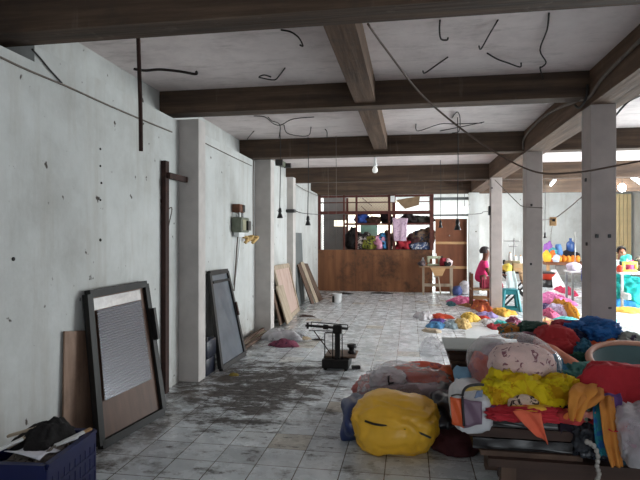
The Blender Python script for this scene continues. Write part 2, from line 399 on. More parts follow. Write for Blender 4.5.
def heap_bm(c, rx, ry, h, seed=0, rot=0, rings=16, segs=48, fr=2.4, amp=0.30, out=0.42):
    """garments thrown in a low heap: ragged outline, pleated top"""
    bm = BM(); off = Vector((seed * 1.9, seed * 4.3, seed * 2.7)); ca, sa = math.cos(rot), math.sin(rot); c = Vector(c)
    top = bm.verts.new(c); rows = []
    def zz(x, y, r):
        P = Vector((x * fr * 0.7, y * fr * 0.7, 0)) + off
        wp = P + 0.6 * noise.noise_vector(P * 0.9)
        f = 1.0 - abs(noise.noise(wp * 1.2)) * 2.2
        g = 1.0 - abs(noise.noise(wp * 2.7 + Vector((5, 5, 5)))) * 2.2
        base = (1 - r ** 4) * (0.70 + 0.45 * noise.noise(P * 0.8 + Vector((9, 2, 0))))
        return max(h * (base + amp * (1 - r ** 4) * (0.6 * f + 0.35 * g)), 0.006 + 0.02 * (1 - r))
    for j in range(1, rings + 1):
        r = j / rings; row = []
        for k in range(segs):
            a = 2 * math.pi * k / segs; d = Vector((math.cos(a), math.sin(a), 0))
            ol = 1 + out * noise.noise(d * 1.3 + off) + 0.16 * noise.noise(d * 4 + off)
            x, y = d.x * r * ol, d.y * r * ol
            row.append(bm.verts.new(c + Vector((x * rx * ca - y * ry * sa, x * rx * sa + y * ry * ca, zz(x, y, r) if j < rings else 0.0))))
        rows.append(row)
    top.co = c + Vector((0, 0, zz(0, 0, 0)))
    for k in range(segs): bm.faces.new((top, rows[0][k], rows[0][(k + 1) % segs]))
    for j in range(rings - 1):
        for k in range(segs): bm.faces.new((rows[j][k], rows[j + 1][k], rows[j + 1][(k + 1) % segs], rows[j][(k + 1) % segs]))
    bm.faces.new(rows[-1][::-1])
    return bm
def heap(name, c, rx, ry, h, mat, label, cat, group=None, seed=0, rot=0, **kw):
    return obj(name, heap_bm(c, rx, ry, h, seed, rot, **kw), mat, None, True, label, cat, group)
def drape(name, c, wd, dp, mat, label=None, cat=None, group=None, parent=None, hf=None, rot=0, amp=0.02, fr=7, seed=0, n=26, edge=0.12, th=0.006, shape=2.5, off=0.0):
    """a loose cloth of irregular outline lying over the height function hf(x, y)"""
    bm = BM(); o = Vector((seed * 2.3, seed * 5.1, seed)); ca, sa = math.cos(rot), math.sin(rot); g = {}
    for j in range(n + 1):
        for i in range(n + 1):
            u, v = i / n * 2 - 1, j / n * 2 - 1
            # square to rounded outline
            uu = u * math.sqrt(1 - v * v / shape); vv = v * math.sqrt(1 - u * u / shape)
            e = 1 + edge * 2 * noise.noise(Vector((uu * 1.5, vv * 1.5, 0)) + o)
            x0, y0 = uu * wd / 2 * e, vv * dp / 2 * e
            x, y = c[0] + x0 * ca - y0 * sa, c[1] + x0 * sa + y0 * ca
            P = Vector((x, y, 0)) * fr + o
            f = fold(P, 1) * 0.6 + fold(P + Vector((3, 1, 2)), 2.1) * 0.3 + noise.noise(P * 0.5) * 0.4
            z = (hf(x, y) if hf else c[2]) + amp * max(f, -0.2) + off
            rim = max(abs(u), abs(v))
            if rim > 0.9: z -= amp * 0.5
            g[i, j] = bm.verts.new((x, y, z))
    for j in range(n):
        for i in range(n): bm.faces.new((g[i, j], g[i + 1, j], g[i + 1, j + 1], g[i, j + 1]))
    return obj(name, bm, mat, parent, True, label, cat, group, solid=th)
def strip(name, pts, widths, mat, label=None, cat=None, group=None, parent=None, side=(1, 0, 0), amp=0.010, nf=1.7, seed=0, nu=16, th=0.005, sm=6):
    """cloth hanging along a path with pleats across it"""
    path = smooth_path(pts, sm); side = Vector(side).normalized(); bm = BM(); rows = []
    L = len(path) - 1
    for j, p in enumerate(path):
        t = j / L * (len(widths) - 1); k = min(int(t), len(widths) - 2); wv = widths[k] + (widths[k + 1] - widths[k]) * (t - k)
        d = (path[min(j + 1, L)] - path[max(j - 1, 0)]).normalized(); nrm = side.cross(d)
        row = []
        for i in range(nu + 1):
            u = i / nu * 2 - 1
            f = math.sin(u * nf * 3.1 + seed + noise.noise(Vector((j * 0.15, seed, u))) * 2) * amp * (0.4 + 0.6 * j / L)
            wob = 1 + 0.12 * noise.noise(Vector((seed, j * 0.25, u)))
            row.append(bm.verts.new(p + side * u * wv / 2 * wob + nrm * f))
        rows.append(row)
    for j in range(len(rows) - 1):
        for i in range(nu): bm.faces.new((rows[j][i], rows[j][i + 1], rows[j + 1][i + 1], rows[j + 1][i]))
    return obj(name, bm, mat, parent, True, label, cat, group, solid=th)

# ------------------------------------------------------------------ setting
def struct(name, bm, mat, **kw): return obj(name, bm, mat, kind='structure', origin=False, **kw)
WX, WU = -2.52, -2.75          # lower wall face, recessed face above the ledge
XR, YB, YF = 7.6, 20.0, -3.2
CZ = 3.2
bm = BM(); box2(bm, (-3.2, YF, -0.2), (XR + 0.2, YB + 0.2, 0)); struct('floor', bm, FLOOR)
bm = BM(); box2(bm, (-3.2, YF, CZ), (XR + 0.2, 15.72, CZ + 0.18)); struct('ceiling', bm, SLAB)
bm = BM(); box2(bm, (1.2, 15.72, CZ), (XR + 0.2, YB + 0.2, CZ + 0.18)); struct('ceiling_rear', bm, SLAB)
def wallprism(z0, z1, back, ya=YF, yb=YB):
    bm = BM(); vs_ = [bm.verts.new((x, y, z)) for z in (z0, z1) for x, y in ((-3.2, ya), (wallx(ya) - back, ya), (wallx(yb) - back, yb), (-3.2, yb))]
    for f in ((0, 3, 2, 1), (4, 5, 6, 7), (0, 1, 5, 4), (1, 2, 6, 5), (2, 3, 7, 6), (3, 0, 4, 7)): bm.faces.new([vs_[i] for i in f])
    return bm
struct('wall_left', wallprism(0, 2.77, 0), PLASTER)
struct('wall_left_ledge', wallprism(2.77, 2.88, 0, 3.17), PLASTER)
struct('wall_left_recess', wallprism(2.77, CZ, 0.55, YF, 3.17), PLASTER)
struct('wall_left_upper', wallprism(2.88, CZ, 0.2, 3.17), PLASTER)
bm = BM(); box2(bm, (-3.2, YB, 0), (XR + 0.2, YB + 0.2, CZ)); struct('wall_back', bm, PLASTER)
bm = BM(); box2(bm, (-3.2, YF - 0.2, 0), (0.0, YF, CZ)); box2(bm, (5.0, YF - 0.2, 0), (XR + 0.2, YF, CZ)); box2(bm, (0, YF - 0.2, 2.7), (5.0, YF, CZ)); struct('wall_front', bm, PLASTER)
bm = BM(); box2(bm, (XR, YF, 0), (XR + 0.2, 7.6, CZ)); box2(bm, (XR, 7.6, 2.85), (XR + 0.2, 14.8, CZ)); box2(bm, (XR, 14.8, 0), (XR + 0.2, YB, CZ)); struct('wall_right', bm, PLASTER)
# beams
def beam(name, lo, hi, mat):
    bm = BM(); box2(bm, lo, hi); struct(name, bm, mat)
beam('beam_cross', (WU - 0.4, 2.95, 2.88), (XR, 3.17, CZ), BEAM_X)
beam('beam_cross.001', (WU - 0.2, 5.45, 2.95), (1.8, 5.66, CZ), BEAM_X)
beam('beam_cross.002', (WU - 0.2, 8.40, 2.90), (XR, 8.64, CZ), BEAM_X)
beam('beam_cross.003', (WU - 0.2, 12.0, 2.86), (XR, 12.22, CZ), BEAM_X)
beam('beam_cross.004', (WU - 0.2, 15.5, 2.84), (XR, 15.72, CZ), BEAM_X)
beam('beam_long', (1.70, YF, 2.87), (2.02, 15.5, CZ), BEAM_Y)
beam('beam_long.001', (-0.56, 3.17, 2.98), (-0.35, 8.40, CZ), BEAM_Y)
# columns
for i, (y, d) in enumerate(((5.45, 0.28), (8.3, 0.26), (11.8, 0.24))):
    bm = BM(); box2(bm, (1.71, y, 0), (1.94, y + d, 2.88)); bevel(bm, 0.008, 2)
    struct('column' + ('' if i == 0 else '.%03d' % i), bm, COLUMN)
bm = BM(); box2(bm, (1.64, 15.42, 0), (1.92, 15.72, 2.85)); struct('column.003', bm, PLASTER)
# pilasters on the left wall
for i, (y, d, px) in enumerate(((5.52, 0.20, -2.29), (8.62, 0.22, -2.30), (11.2, 0.25, -2.49))):
    bm = BM(); box2(bm, (WX - 0.3, y, 0), (px, y + d, 2.9)); bevel(bm, 0.006, 1)
    struct('pilaster' + ('' if i == 0 else '.%03d' % i), bm, PILASTER)

# ------------------------------------------------------------------ partition at the far end
YP = 15.6
def pp(x, y, d=0.0): return atY(x, y, YP + d)
t = thing('plywood_partition', 'low orange-brown stained plywood partition below the steel storage grille', 'partition', (-1.0, YP, 0))
xs = [wallx(YP), -1.62, -0.35, 0.64]
for i in range(3):
    bm = BM(); box2(bm, (xs[i] + 0.001, YP, 0.0), (xs[i + 1] - 0.001, YP + 0.02, 1.22)); obj('plywood_sheet', bm, PLY, t)
bm = BM(); box2(bm, (xs[0], YP + 0.03, 1.14), (0.64, YP + 0.09, 1.22)); obj('top_rail', bm, RUST, t)
for x in xs[1:3]:
    bm = BM(); box2(bm, (x - 0.04, YP + 0.025, 0.06), (x + 0.04, YP + 0.07, 1.14)); obj('stud', bm, RUST, t)
bm = BM(); box2(bm, (xs[0], YP + 0.03, 0.0), (0.64, YP + 0.09, 0.06)); obj('bottom_rail', bm, RUST, t)
# brown plywood door
t = thing('plywood_door', 'tall red-brown plywood door with pale battens right of the storage grille', 'door', (1.13, YP, 0))
bm = BM(); box2(bm, (0.72, YP, 0.03), (1.60, YP + 0.03, 2.12)); lf = obj('leaf', bm, DOORPLY, t)
for z in (0.73, 1.43, 2.06):
    bm = BM(); box2(bm, (0.72, YP - 0.03, z - 0.035), (1.60, YP - 0.001, z + 0.035)); obj('batten', bm, RAILWOOD if z < 2 else DOORPLY, t)
for x in (0.75, 1.57):
    bm = BM(); box2(bm, (x - 0.03, YP - 0.028, 0.03), (x + 0.03, YP - 0.001, 2.12)); obj('stile', bm, DOORPLY, t)
bm = BM(); box2(bm, (1.10, YP - 0.05, 1.62), (1.13, YP - 0.003, 1.66)); obj('latch', bm, STEEL, lf)
bm = BM(); box2(bm, (0.66, YP - 0.02, 2.20), (1.64, YP + 0.04, 2.25)); struct('trim_1', bm, GREYBOARD)
bm = BM(); box2(bm, (0.66, YP - 0.02, 2.66), (1.64, YP + 0.04, 2.74)); struct('trim_2', bm, GREYBOARD)
# storage grille
t = thing('storage_grille', 'rust-red steel storage grille with shelves above the plywood partition', 'grille', (-1.0, YP, 1.22))
for x0, wd in ((wallx(YP) + 0.04, 0.08), (-1.93, 0.05), (-1.56, 0.06), (-0.60, 0.07), (-0.46, 0.09), (0.62, 0.11)):
    bm = BM(); box2(bm, (x0 - wd / 2, YP + 0.0, 1.22), (x0 + wd / 2, YP + 0.07, 2.84)); obj('post', bm, RUSTRED, t)
for z, h_ in ((2.80, 0.06), (2.62, 0.03), (2.32, 0.09), (1.98, 0.06)):
    x0 = wallx(YP) if z > 2.2 else -1.93
    bm = BM(); box2(bm, (x0, YP + 0.01, z - h_ / 2), (0.66, YP + 0.05, z + h_ / 2)); obj('rail', bm, RUSTRED, t)
for z in (2.30, 2.0, 1.24):
    bm = BM(); box2(bm, (-1.93, YP + 0.07, z - 0.02), (0.66, YP + 0.62, z)); obj('shelf_board', bm, DARKWOOD, t)
for x0 in (-1.9, -0.5, 0.6):
    bm = BM(); box2(bm, (x0 - 0.03, YP + 0.58, 0.0), (x0 + 0.03, YP + 0.63, 2.8)); obj('rear_post', bm, RUSTRED, t)
bm = BM(); quadgrid(bm, (wallx(YP) + 0.06, YP + 0.03, 1.22), (-1.93, YP + 0.03, 1.22), (-1.93, YP + 0.03, 2.8), (wallx(YP) + 0.06, YP + 0.03, 2.8), 1, 1)
obj('wire_mesh', bm, m_mesh('grey_wire_mesh', (120, 118, 114), 0.07, 0.14), t)
bm = BM(); quadgrid(bm, (-1.56, YP + 0.03, 2.33), (0.6, YP + 0.03, 2.33), (0.6, YP + 0.03, 2.8), (-1.56, YP + 0.03, 2.8), 1, 1)
obj('wire_mesh', bm, m_mesh('fine_wire_mesh', (170, 150, 125), 0.09, 0.04), t)
for p0, p1 in (((361, 206), (378, 222)), ((376, 226), (392, 236)), ((362, 198), (372, 206))):
    bm = BM(); bar(bm, pp(*p0, 0.03), pp(*p1, 0.03), 0.02, 0.015); obj('brace', bm, RUSTRED, t)
# things on and behind the grille shelves
bm = BM(); box2(bm, (-2.66, YP + 0.75, 0), (-1.95, YP + 0.78, 1.93)); box2(bm, (-2.66, YP + 0.75, 2.12), (-1.95, YP + 0.78, 2.84)); box2(bm, (-2.66, YP + 0.75, 1.9), (-2.33, YP + 0.78, 2.15))
tag(obj('grey_backing_board', bm, plain('dull_grey_sheet', (112, 106, 104), 0.7, 0, 0.2, 4)), 'dull grey sheet board behind the wire mesh at the left of the grille', 'board')
bm = BM(); box2(bm, (-1.90, YP + 0.66, 2.33), (-0.50, YP + 0.69, 2.82)); tag(obj('cream_board', bm, CREAM), 'cream board behind the upper middle bay of the grille', 'board')
bm = BM(); box2(bm, (-1.5, YP + 0.66, 1.56), (-0.98, YP + 0.67, 1.98)); tag(obj('mint_sheet', bm, cloth((176, 226, 206))), 'pale mint sheet hanging behind the middle bay of the grille', 'sheet')
def shelf_lump(x0, x1, y0, y1, rgb, label, rgb2=None, seed=0, d=0.3, name='cloth_bundle', cat='clothes bundle', ry=0.2):
    a, b_ = atY(x0, y1, YP + d), atY(x1, y0, YP + d)
    zb = min([z for z in (1.24, 2.0, 2.30)], key=lambda z: abs(z - a.z))
    c = ((a.x + b_.x) / 2, YP + d, zb)
    return lump(name, c, (b_.x - a.x) / 2 * 1.22, ry, max(b_.z - zb, 0.08) * 1.05, cloth(rgb, rgb2), label, cat, 'bundles stored on the grille shelves', seed=seed, sub=4, amp=0.4, lobes=0.3, sharp=0.9)
shelf_lump(357, 367, 214, 224, (48, 72, 140), 'royal blue bundle on the upper grille shelf', seed=1)
shelf_lump(367, 379, 217, 224, (84, 62, 52), 'brown bundle right of the royal blue one on the upper grille shelf', seed=2)
shelf_lump(382, 391, 214, 224, (44, 36, 38), 'black bundle by the grille double post on the upper shelf', seed=3)
shelf_lump(403, 416, 215, 224, (52, 44, 44), 'charcoal bundle in the right bay of the upper grille shelf', seed=4)
shelf_lump(416, 431, 217, 224, (62, 60, 54), 'olive-black bundle at the right end of the upper grille shelf', seed=5)
shelf_lump(347, 356, 232, 248, (44, 40, 40), 'black bundle in the narrow bay beside the wire mesh', seed=6)
shelf_lump(356, 368, 234, 248, (52, 44, 46), 'dark grey bundle below the mint sheet', (206, 196, 190), seed=7)
shelf_lump(364, 376, 238, 248, (150, 150, 64), 'olive yellow bundle on the lower grille shelf', (50, 50, 40), seed=8, d=0.2)
shelf_lump(374, 383, 236, 248, (216, 150, 176), 'pink bundle on the lower grille shelf', seed=9, d=0.2)
shelf_lump(379, 387, 236, 248, (74, 140, 190), 'sky blue bundle beside the pink one on the grille shelf', (30, 30, 50), seed=10, d=0.24)
shelf_lump(384, 392, 235, 248, (90, 70, 66), 'brown-grey bundle against the grille double post', seed=11)
shelf_lump(397, 408, 239, 248, (150, 38, 48), 'deep red bundle under the hanging mauve cloth', seed=12, d=0.2)
shelf_lump(406, 418, 236, 248, (66, 40, 40), 'maroon bundle right of the deep red one', seed=13)
shelf_lump(414, 431, 231, 247, (112, 92, 76), 'tan heap of clothes at the right end of the lower grille shelf', (46, 54, 74), seed=14)
shelf_lump(414, 428, 243, 249, (70, 86, 120), 'slate blue bundle in front of the tan heap', (190, 190, 196), seed=15, d=0.14, ry=0.1)
a = atY(400, 219, YP - 0.02)
strip('hanging_cloth', [a + Vector((0, 0.1, 0.02)), a + Vector((0, -0.03, 0.0)), atY(400, 230, YP - 0.05), atY(400, 241, YP - 0.05)], [0.42, 0.44, 0.40, 0.34], cloth((204, 176, 194), (170, 140, 164)), 'pale mauve cloth hung over the grille beside the double post', 'cloth', seed=3)
bm = BM(); slab(bm, pp(396, 200, -0.02), pp(420, 196, -0.02), pp(419, 205, -0.02), pp(405, 209, -0.02), 0.02)
tag(obj('cardboard_piece', bm, plain('brown_cardboard', (132, 108, 82), 0.8)), 'brown cardboard flap wedged in the top right bay of the grille', 'cardboard')
bm = BM(); box2(bm, (-0.56, YP - 0.03, 2.62), (-0.44, YP - 0.001, 2.8)); tag(obj('white_card', bm, WHITE), 'small white card on the grille double post near its top', 'card')
# cream screen wall standing in the open yard behind the partition
bm = BM(); box2(bm, (-3.0, 19.4, 0), (-0.4, 19.5, 2.9)); struct('wall_yard', bm, CREAM)

# ------------------------------------------------------------------ left wall: leaning frames, posts, boxes, cables
def quadframe(bm, c00, c10, c11, c01, wd, t):
    n = (Vector(c10) - Vector(c00)).cross(Vector(c01) - Vector(c00)).normalized()
    for a, b_ in ((c00, c10), (c10, c11), (c11, c01), (c01, c00)): bar(bm, a, b_, wd, t, n)
def inset(cs, k):
    c = sum((Vector(v) for v in cs), Vector()) / 4; out = []
    for v in cs: v = Vector(v); out.append(v + (c - v) * k)
    return out
def lerp4(cs, u, v): return (Vector(cs[0]) * (1 - u) + Vector(cs[1]) * u) * (1 - v) + (Vector(cs[3]) * (1 - u) + Vector(cs[2]) * u) * v
F1 = [(-2.30, 3.66, 0.03), (-2.20, 4.48, 0.03), (wallx(4.62) + 0.05, 4.62, 1.16), (wallx(3.68) + 0.05, 3.70, 1.16)]
t = thing('ribbed_door_panel', 'dark metal framed panel with ribbed pane and tan lower board leaning on the left wall', 'door panel', (-2.3, 4.1, 0))
bm = BM(); quadframe(bm, *F1, 0.06, 0.05); obj('frame', bm, plain('dark_aluminium', (26, 25, 24), 0.6, 0.2, 0.3, 12), t)
def sub4(u0, u1, v0, v1, d=0.0):
    n = (Vector(F1[1]) - Vector(F1[0])).cross(Vector(F1[3]) - Vector(F1[0])).normalized()
    return [lerp4(F1, u, v) + n * d for u, v in ((u0, v0), (u1, v0), (u1, v1), (u0, v1))]
bm = BM(); quadgrid(bm, *sub4(0.10, 0.86, 0.27, 0.88, 0.012), 24, 300, lambda u, v: 0.005 * math.sin(v * 34 * 2 * math.pi))
m, nt, b = newmat('ribbed_pane'); b.inputs['Base Color'].default_value = lin((150, 150, 156)); b.inputs['Roughness'].default_value = 0.22; b.inputs['Metallic'].default_value = 0.55
obj('ribbed_pane', bm, m, t, True)
bm = BM(); quadgrid(bm, *sub4(0.03, 0.97, 0.02, 0.98, -0.012), 24, 24); obj('backing_board', bm, m_wood('tan_board', (66, 44, 32), (84, 57, 42), (100, 70, 52), 2, 0.8, 0.15, 0.6), t, solid=0.006)
bm = BM(); slab(bm, *sub4(0.05, 0.88, 0.885, 0.965, 0.0), 0.006); obj('foil_strip', bm, plain('crumpled_foil', (206, 204, 204), 0.25, 0.6, 0.15, 20), t, label='shiny silver strip')
bm = BM(); slab(bm, *sub4(0.985, 1.03, 0.55, 0.80, 0.04), 0.05); obj('handle', bm, BLACKPL, t, label='black pull handle')
bm = BM(); slab(bm, (wallx(3.4) + 0.03, 3.42, 0.0), (wallx(4.1) + 0.03, 4.1, 0.0), (wallx(4.1) + 0.018, 4.1, 0.82), (wallx(3.5) + 0.018, 3.46, 0.92), 0.012)
tag(obj('plywood_offcut', bm, m_wood('stained_plywood_offcut', (104, 80, 64), (136, 108, 90), (160, 134, 116), 2, 1.2, 0.6)), 'stained brown plywood offcut standing behind the ribbed door panel', 'plywood sheet')
F2 = [(-2.22, 6.02, 0.03), (-2.20, 6.86, 0.03), (wallx(7.0) + 0.05, 7.0, 1.13), (wallx(6.31) + 0.05, 6.31, 1.14)]
t = thing('glazed_steel_door', 'black steel framed glass door leaning behind the first grey pilaster', 'door panel', (-2.25, 6.5, 0))
bm = BM(); quadframe(bm, *F2, 0.06, 0.05); ff = obj('frame', bm, BLACKMETAL, t)
m, nt, b = newmat('dusty_glass'); p = coords(nt); nt.links.new(ramp(nt, noi(nt, p, 4, 5), [(0.3, lin((70, 78, 88))), (0.7, lin((104, 112, 120)))]), b.inputs['Base Color']); b.inputs['Roughness'].default_value = 0.28; b.inputs['Specular IOR Level'].default_value = 0.8
bm = BM(); slab(bm, *inset(F2, 0.05), 0.008); obj('glass_pane', bm, m, t)
bm = BM(); bar(bm, lerp4(F2, 0.06, 0.90) + Vector((0.02, 0, 0)), lerp4(F2, 0.94, 0.90) + Vector((0.02, 0, 0)), 0.03, 0.03); obj('cross_bar', bm, BLACKMETAL, t)
bm = BM(); slab(bm, lerp4(F2, 0.98, 0.46) + Vector((0.03, 0, 0)), lerp4(F2, 1.04, 0.46) + Vector((0.03, 0, 0)), lerp4(F2, 1.04, 0.62) + Vector((0.03, 0, 0)), lerp4(F2, 0.98, 0.62) + Vector((0.03, 0, 0)), 0.03); obj('lock_plate', bm, RUST, ff)
# dark blue crates tucked behind it
for k, (z, dx) in enumerate(((0.0, 0.0), (0.205, 0.01))):
    bm = BM(); c = Vector((-2.37 + dx, 5.90, z + 0.10)); box(bm, c, (0.15, 0.30, 0.2)); bevel(bm, 0.015, 2)
    t = thing('blue_jerrycan', 'dark blue plastic jerrycan ' + ('standing on the floor by the first pilaster' if k == 0 else 'stacked on another beside the first pilaster'), 'jerrycan', (-2.37 + dx, 5.90, z))
    jb = obj('body', bm, plain('dark_blue_plastic', (26, 31, 48), 0.4), t, True)
    bm = BM(); cyl(bm, c + Vector((0.03, -0.09, 0.10)), c + Vector((0.03, -0.09, 0.104 if k == 0 else 0.14)), 0.03, 12); obj('cap', bm, BLACKPL, jb)
# steel post with arm
t = thing('steel_post', 'rust-brown steel post with short side arm standing against the left wall', 'post', (wallx(5.1) + 0.06, 5.1, 0))
x0 = wallx(5.1)
bm = BM(); box2(bm, (x0 + 0.005, 5.06, 0), (x0 + 0.055, 5.14, 2.38)); obj('upright', bm, RUST, t)
bm = BM(); box2(bm, (x0 + 0.055, 5.08, 2.20), (x0 + 0.095, 5.51, 2.26)); obj('arm', bm, RUST, t)
bm = BM(); slab(bm, (x0 + 0.056, 5.05, 2.08), (x0 + 0.056, 5.10, 2.06), (x0 + 0.056, 5.10, 2.18), (x0 + 0.056, 5.05, 2.20), 0.008); obj('bracket', bm, RUST, t)
def cable(name, pts, r, mat, label, cat='cable', group=None, sm=6):
    bm = BM(); tube(bm, pts, r, 6, sm); return tag(obj(name, bm, mat, None, True), label, cat, group)
cable('hanging_string', [atW(167, 211, 0.02), atW(172, 209, 0.03), atW(167, 240, 0.02), atW(168, 300, 0.02), atW(167, 360, 0.02), atW(166, 388, 0.03)], 0.006, GREYCABLE, 'thin pale cord hanging on the wall right of the steel post', 'cord')
cable('wall_cable', [atW(0, 57, 0.012), atW(30, 71, 0.012), atW(66, 86, 0.012), atW(110, 106, 0.012), atW(150, 123, 0.012), atW(172, 132, 0.012)], 0.007, GREYCABLE, 'dusty cable running along the left wall below the ceiling beam')
cable('wall_cable', [atW(32, 49, 0.012), atW(41, 59, 0.012), atW(50, 70, 0.012), atW(62, 83, 0.012)], 0.006, CABLE, 'short dark cable branching up from the long wall cable near the front beam')
cable('wall_cable', [atW(203, 142, 0.012), atW(225, 153, 0.012), atW(252, 166, 0.012)], 0.006, GREYCABLE, 'dusty cable high on the wall between the first two pilasters')
cable('wall_cable', [atW(253.5, 155, 0.012), atW(253.2, 190, 0.012), atW(253.4, 236, 0.015)], 0.008, GREYCABLE, 'vertical grey cable dropping to the yellowed wiring beside the meter box')
# wall screws / marks
for i, (x, y) in enumerate(((100, 149), (100, 166), (101, 183), (100, 200), (13, 259), (100, 240))):
    p = atW(x, y); bm = BM(); sph(bm, p + Vector((0.004, 0, 0)), 0.010 if i < 4 else 0.013, (0.6, 1, 1), 8, 6)
    tag(obj('wall_plug', bm, CABLE), ['black wall plug, topmost of the row above the ribbed panel', 'black wall plug, second down in the row above the ribbed panel', 'black wall plug, third down in the row above the ribbed panel', 'black wall plug, fourth down in the row above the ribbed panel', 'lone dark plug stub low at the near end of the wall', 'lowest small dark plug in the row above the ribbed panel'][i], 'wall plug', 'plugs left in the plaster')
# meter box
c = atW(240.5, 225, 0.09)
t = thing('meter_box', 'old grey-green electric meter box on the wall between two pilasters', 'meter box', c)
bm = BM(); box(bm, c, (0.16, 0.36, 0.22)); bevel(bm, 0.02, 2); mc = obj('case', bm, GREYGREEN, t)
bm = BM(); box(bm, c + Vector((0.085, 0.10, -0.01)), (0.05, 0.14, 0.14)); obj('switch', bm, BLACKPL, mc, label='black switch block')
bm = BM(); box(bm, c + Vector((0.085, -0.08, 0.0)), (0.01, 0.15, 0.15)); obj('dial_window', bm, plain('dusty_cream', (150, 148, 122), 0.5), mc)
for dy in (-0.06, 0.10):
    bm = BM(); cyl(bm, c + Vector((0, dy, 0.11)), c + Vector((0, dy, 0.19)), 0.02, 10); obj('insulator', bm, STEEL, t)
bm = BM(); box(bm, c + Vector((-0.02, 0, -0.14)), (0.08, 0.26, 0.07)); obj('terminal_cover', bm, WHITE, t)
c2 = atW(238.5, 208.5, 0.07)
t = thing('junction_box', 'small rust-brown junction box above the meter box', 'junction box', c2)
bm = BM(); box(bm, c2, (0.12, 0.24, 0.12)); bevel(bm, 0.01, 1); obj('case', bm, plain('rust_brown_box', (110, 66, 44), 0.7, 0, 0.4, 12), t)
bm = BM(); box(bm, c2 + Vector((0.062, 0.06, 0)), (0.01, 0.10, 0.1)); obj('lid', bm, BLACKMETAL, t)
for i, (p0, p1, p2) in enumerate((((238, 231), (236, 262), (234, 291)), ((241, 231), (238, 258), (235, 285)), ((238, 213), (239, 216), (239.5, 219)))):
    cable('meter_cable', [atW(*p0, 0.03), atW(*p1, 0.03), atW(*p2, 0.02)], 0.012 if i < 2 else 0.016, WHITE if i == 1 else GREYCABLE, ['grey cable dropping from the meter box down the wall', 'white cable dropping from the meter box down the wall', 'short cable joining the junction box to the meter box'][i])
bm = BM()
for k in range(5):
    a = atW(243 + k * 2.6, 237 + (k % 2) * 3, 0.05); bt = atW(245 + k * 2.4, 243 - (k % 3) * 2, 0.08)
    tube(bm, [a, (a + bt) / 2 + Vector((0.05, 0.05, 0.03)), bt], 0.025, 6, 4)
tag(obj('yellowed_wiring', bm, YELLOWCORD, None, True), 'clump of yellowed wiring hanging right below the meter box', 'wiring')
# black fixture and hanging sockets
def socket(x, y, Y, top_y, label, bulb=False, group='hanging lamp sockets'):
    p = atY(x, y, Y)
    t = thing('hanging_lamp' if bulb else 'lamp_socket', label, 'lamp' if bulb else 'lamp socket', p, None if bulb else group)
    zt = CZ if top_y is None else top_y
    bm = BM(); tube(bm, [(p.x, p.y, zt), (p.x + 0.008, p.y, (zt * 0.6 + p.z * 0.4)), (p.x - 0.004, p.y, p.z + 0.10), (p.x, p.y, p.z + 0.05)], 0.006, 6, 5); obj('cord', bm, CABLE, t, True)
    bm = BM(); lathe(bm, [(0.012, 0.10), (0.022, 0.08), (0.026, 0.05), (0.030, 0.04), (0.020, 0.025), (0.036, -0.02), (0.046, -0.05), (0.044, -0.055)], p, 14); obj('socket', bm, WHITE if bulb else BLACKPL, t, True)
    if bulb:
        bm = BM(); lathe(bm, [(0.02, -0.055), (0.035, -0.08), (0.05, -0.12), (0.045, -0.155), (0.025, -0.175), (0.005, -0.18)], p, 16); obj('bulb', bm, m_emit('white_glass_bulb', (245, 245, 240), 0.25), t, True)
    return t
socket(280, 214.5, 7.7, None, 'black lamp socket on a cord by the second pilaster')
socket(308, 222, 8.3, None, 'black lamp socket on a thin cord before the left part of the plywood partition')
socket(440.5, 225, 11.3, None, 'smaller black lamp socket hanging before the brown plywood door')
socket(457.5, 226, 7.3, None, 'larger black lamp socket hanging before the brown plywood door')
socket(375, 163, 9.5, None, 'white bulb hanging from the ceiling behind the third cross beam', True)
c = atW(281, 163.5, 0.058); t = thing('fixture_bracket', 'black fixture bracket with grey holder high on the wall by the second pilaster', 'fixture', c)
bm = BM(); box(bm, c, (0.12, 0.5, 0.10)); bevel(bm, 0.012, 1); obj('housing', bm, GREYGREEN, t)
bm = BM(); box(bm, c + Vector((0.03, -0.27, 0)), (0.14, 0.05, 0.16)); obj('end_plate', bm, BLACKPL, t)
bm = BM(); cyl(bm, c + Vector((0.02, 0.18, -0.02)), c + Vector((0.16, 0.18, -0.02)), 0.05, 12); obj('holder', bm, BLACKPL, t)
p = atW(291, 211, 0.10); bm = BM(); box(bm, p, (0.2, 0.16, 0.07)); bevel(bm, 0.015, 1); tag(obj('wall_socket', bm, BLACKPL), 'small black power socket on the wall beside the third pilaster', 'socket')
cable('socket_lead', [p + Vector((0.1, 0.05, 0)), atY(305, 213.5, 12.4), atY(325, 214.5, 14.0), atY(345, 214, 15.5)], 0.008, CABLE, 'black lead running from the small wall socket to the storage grille')
cable('sagging_cable', [atW(295, 184, 0.03), atY(305, 190, 13), atY(318, 196, 15.4)], 0.007, GREYCABLE, 'thin cable slanting down the wall end under the fourth cross beam')
for i, (x, y0, y1, Y, lab) in enumerate(((336, 140, 246, 8.3, 'fine pale thread hanging from ceiling before the grille wire mesh'), (459, 124, 160, 7.31, None), (328, 150, 238, 11.9, 'fine pale thread hanging before the left end of the grille'))):
    if lab: a = atY(x, y0, Y); cable('hanging_thread', [(a.x, a.y, CZ if i == 0 else 3.19), atY(x + 0.3, (y0 + y1) / 2, Y), atY(x, y1, Y)], 0.004, GREYCABLE, lab, 'thread')
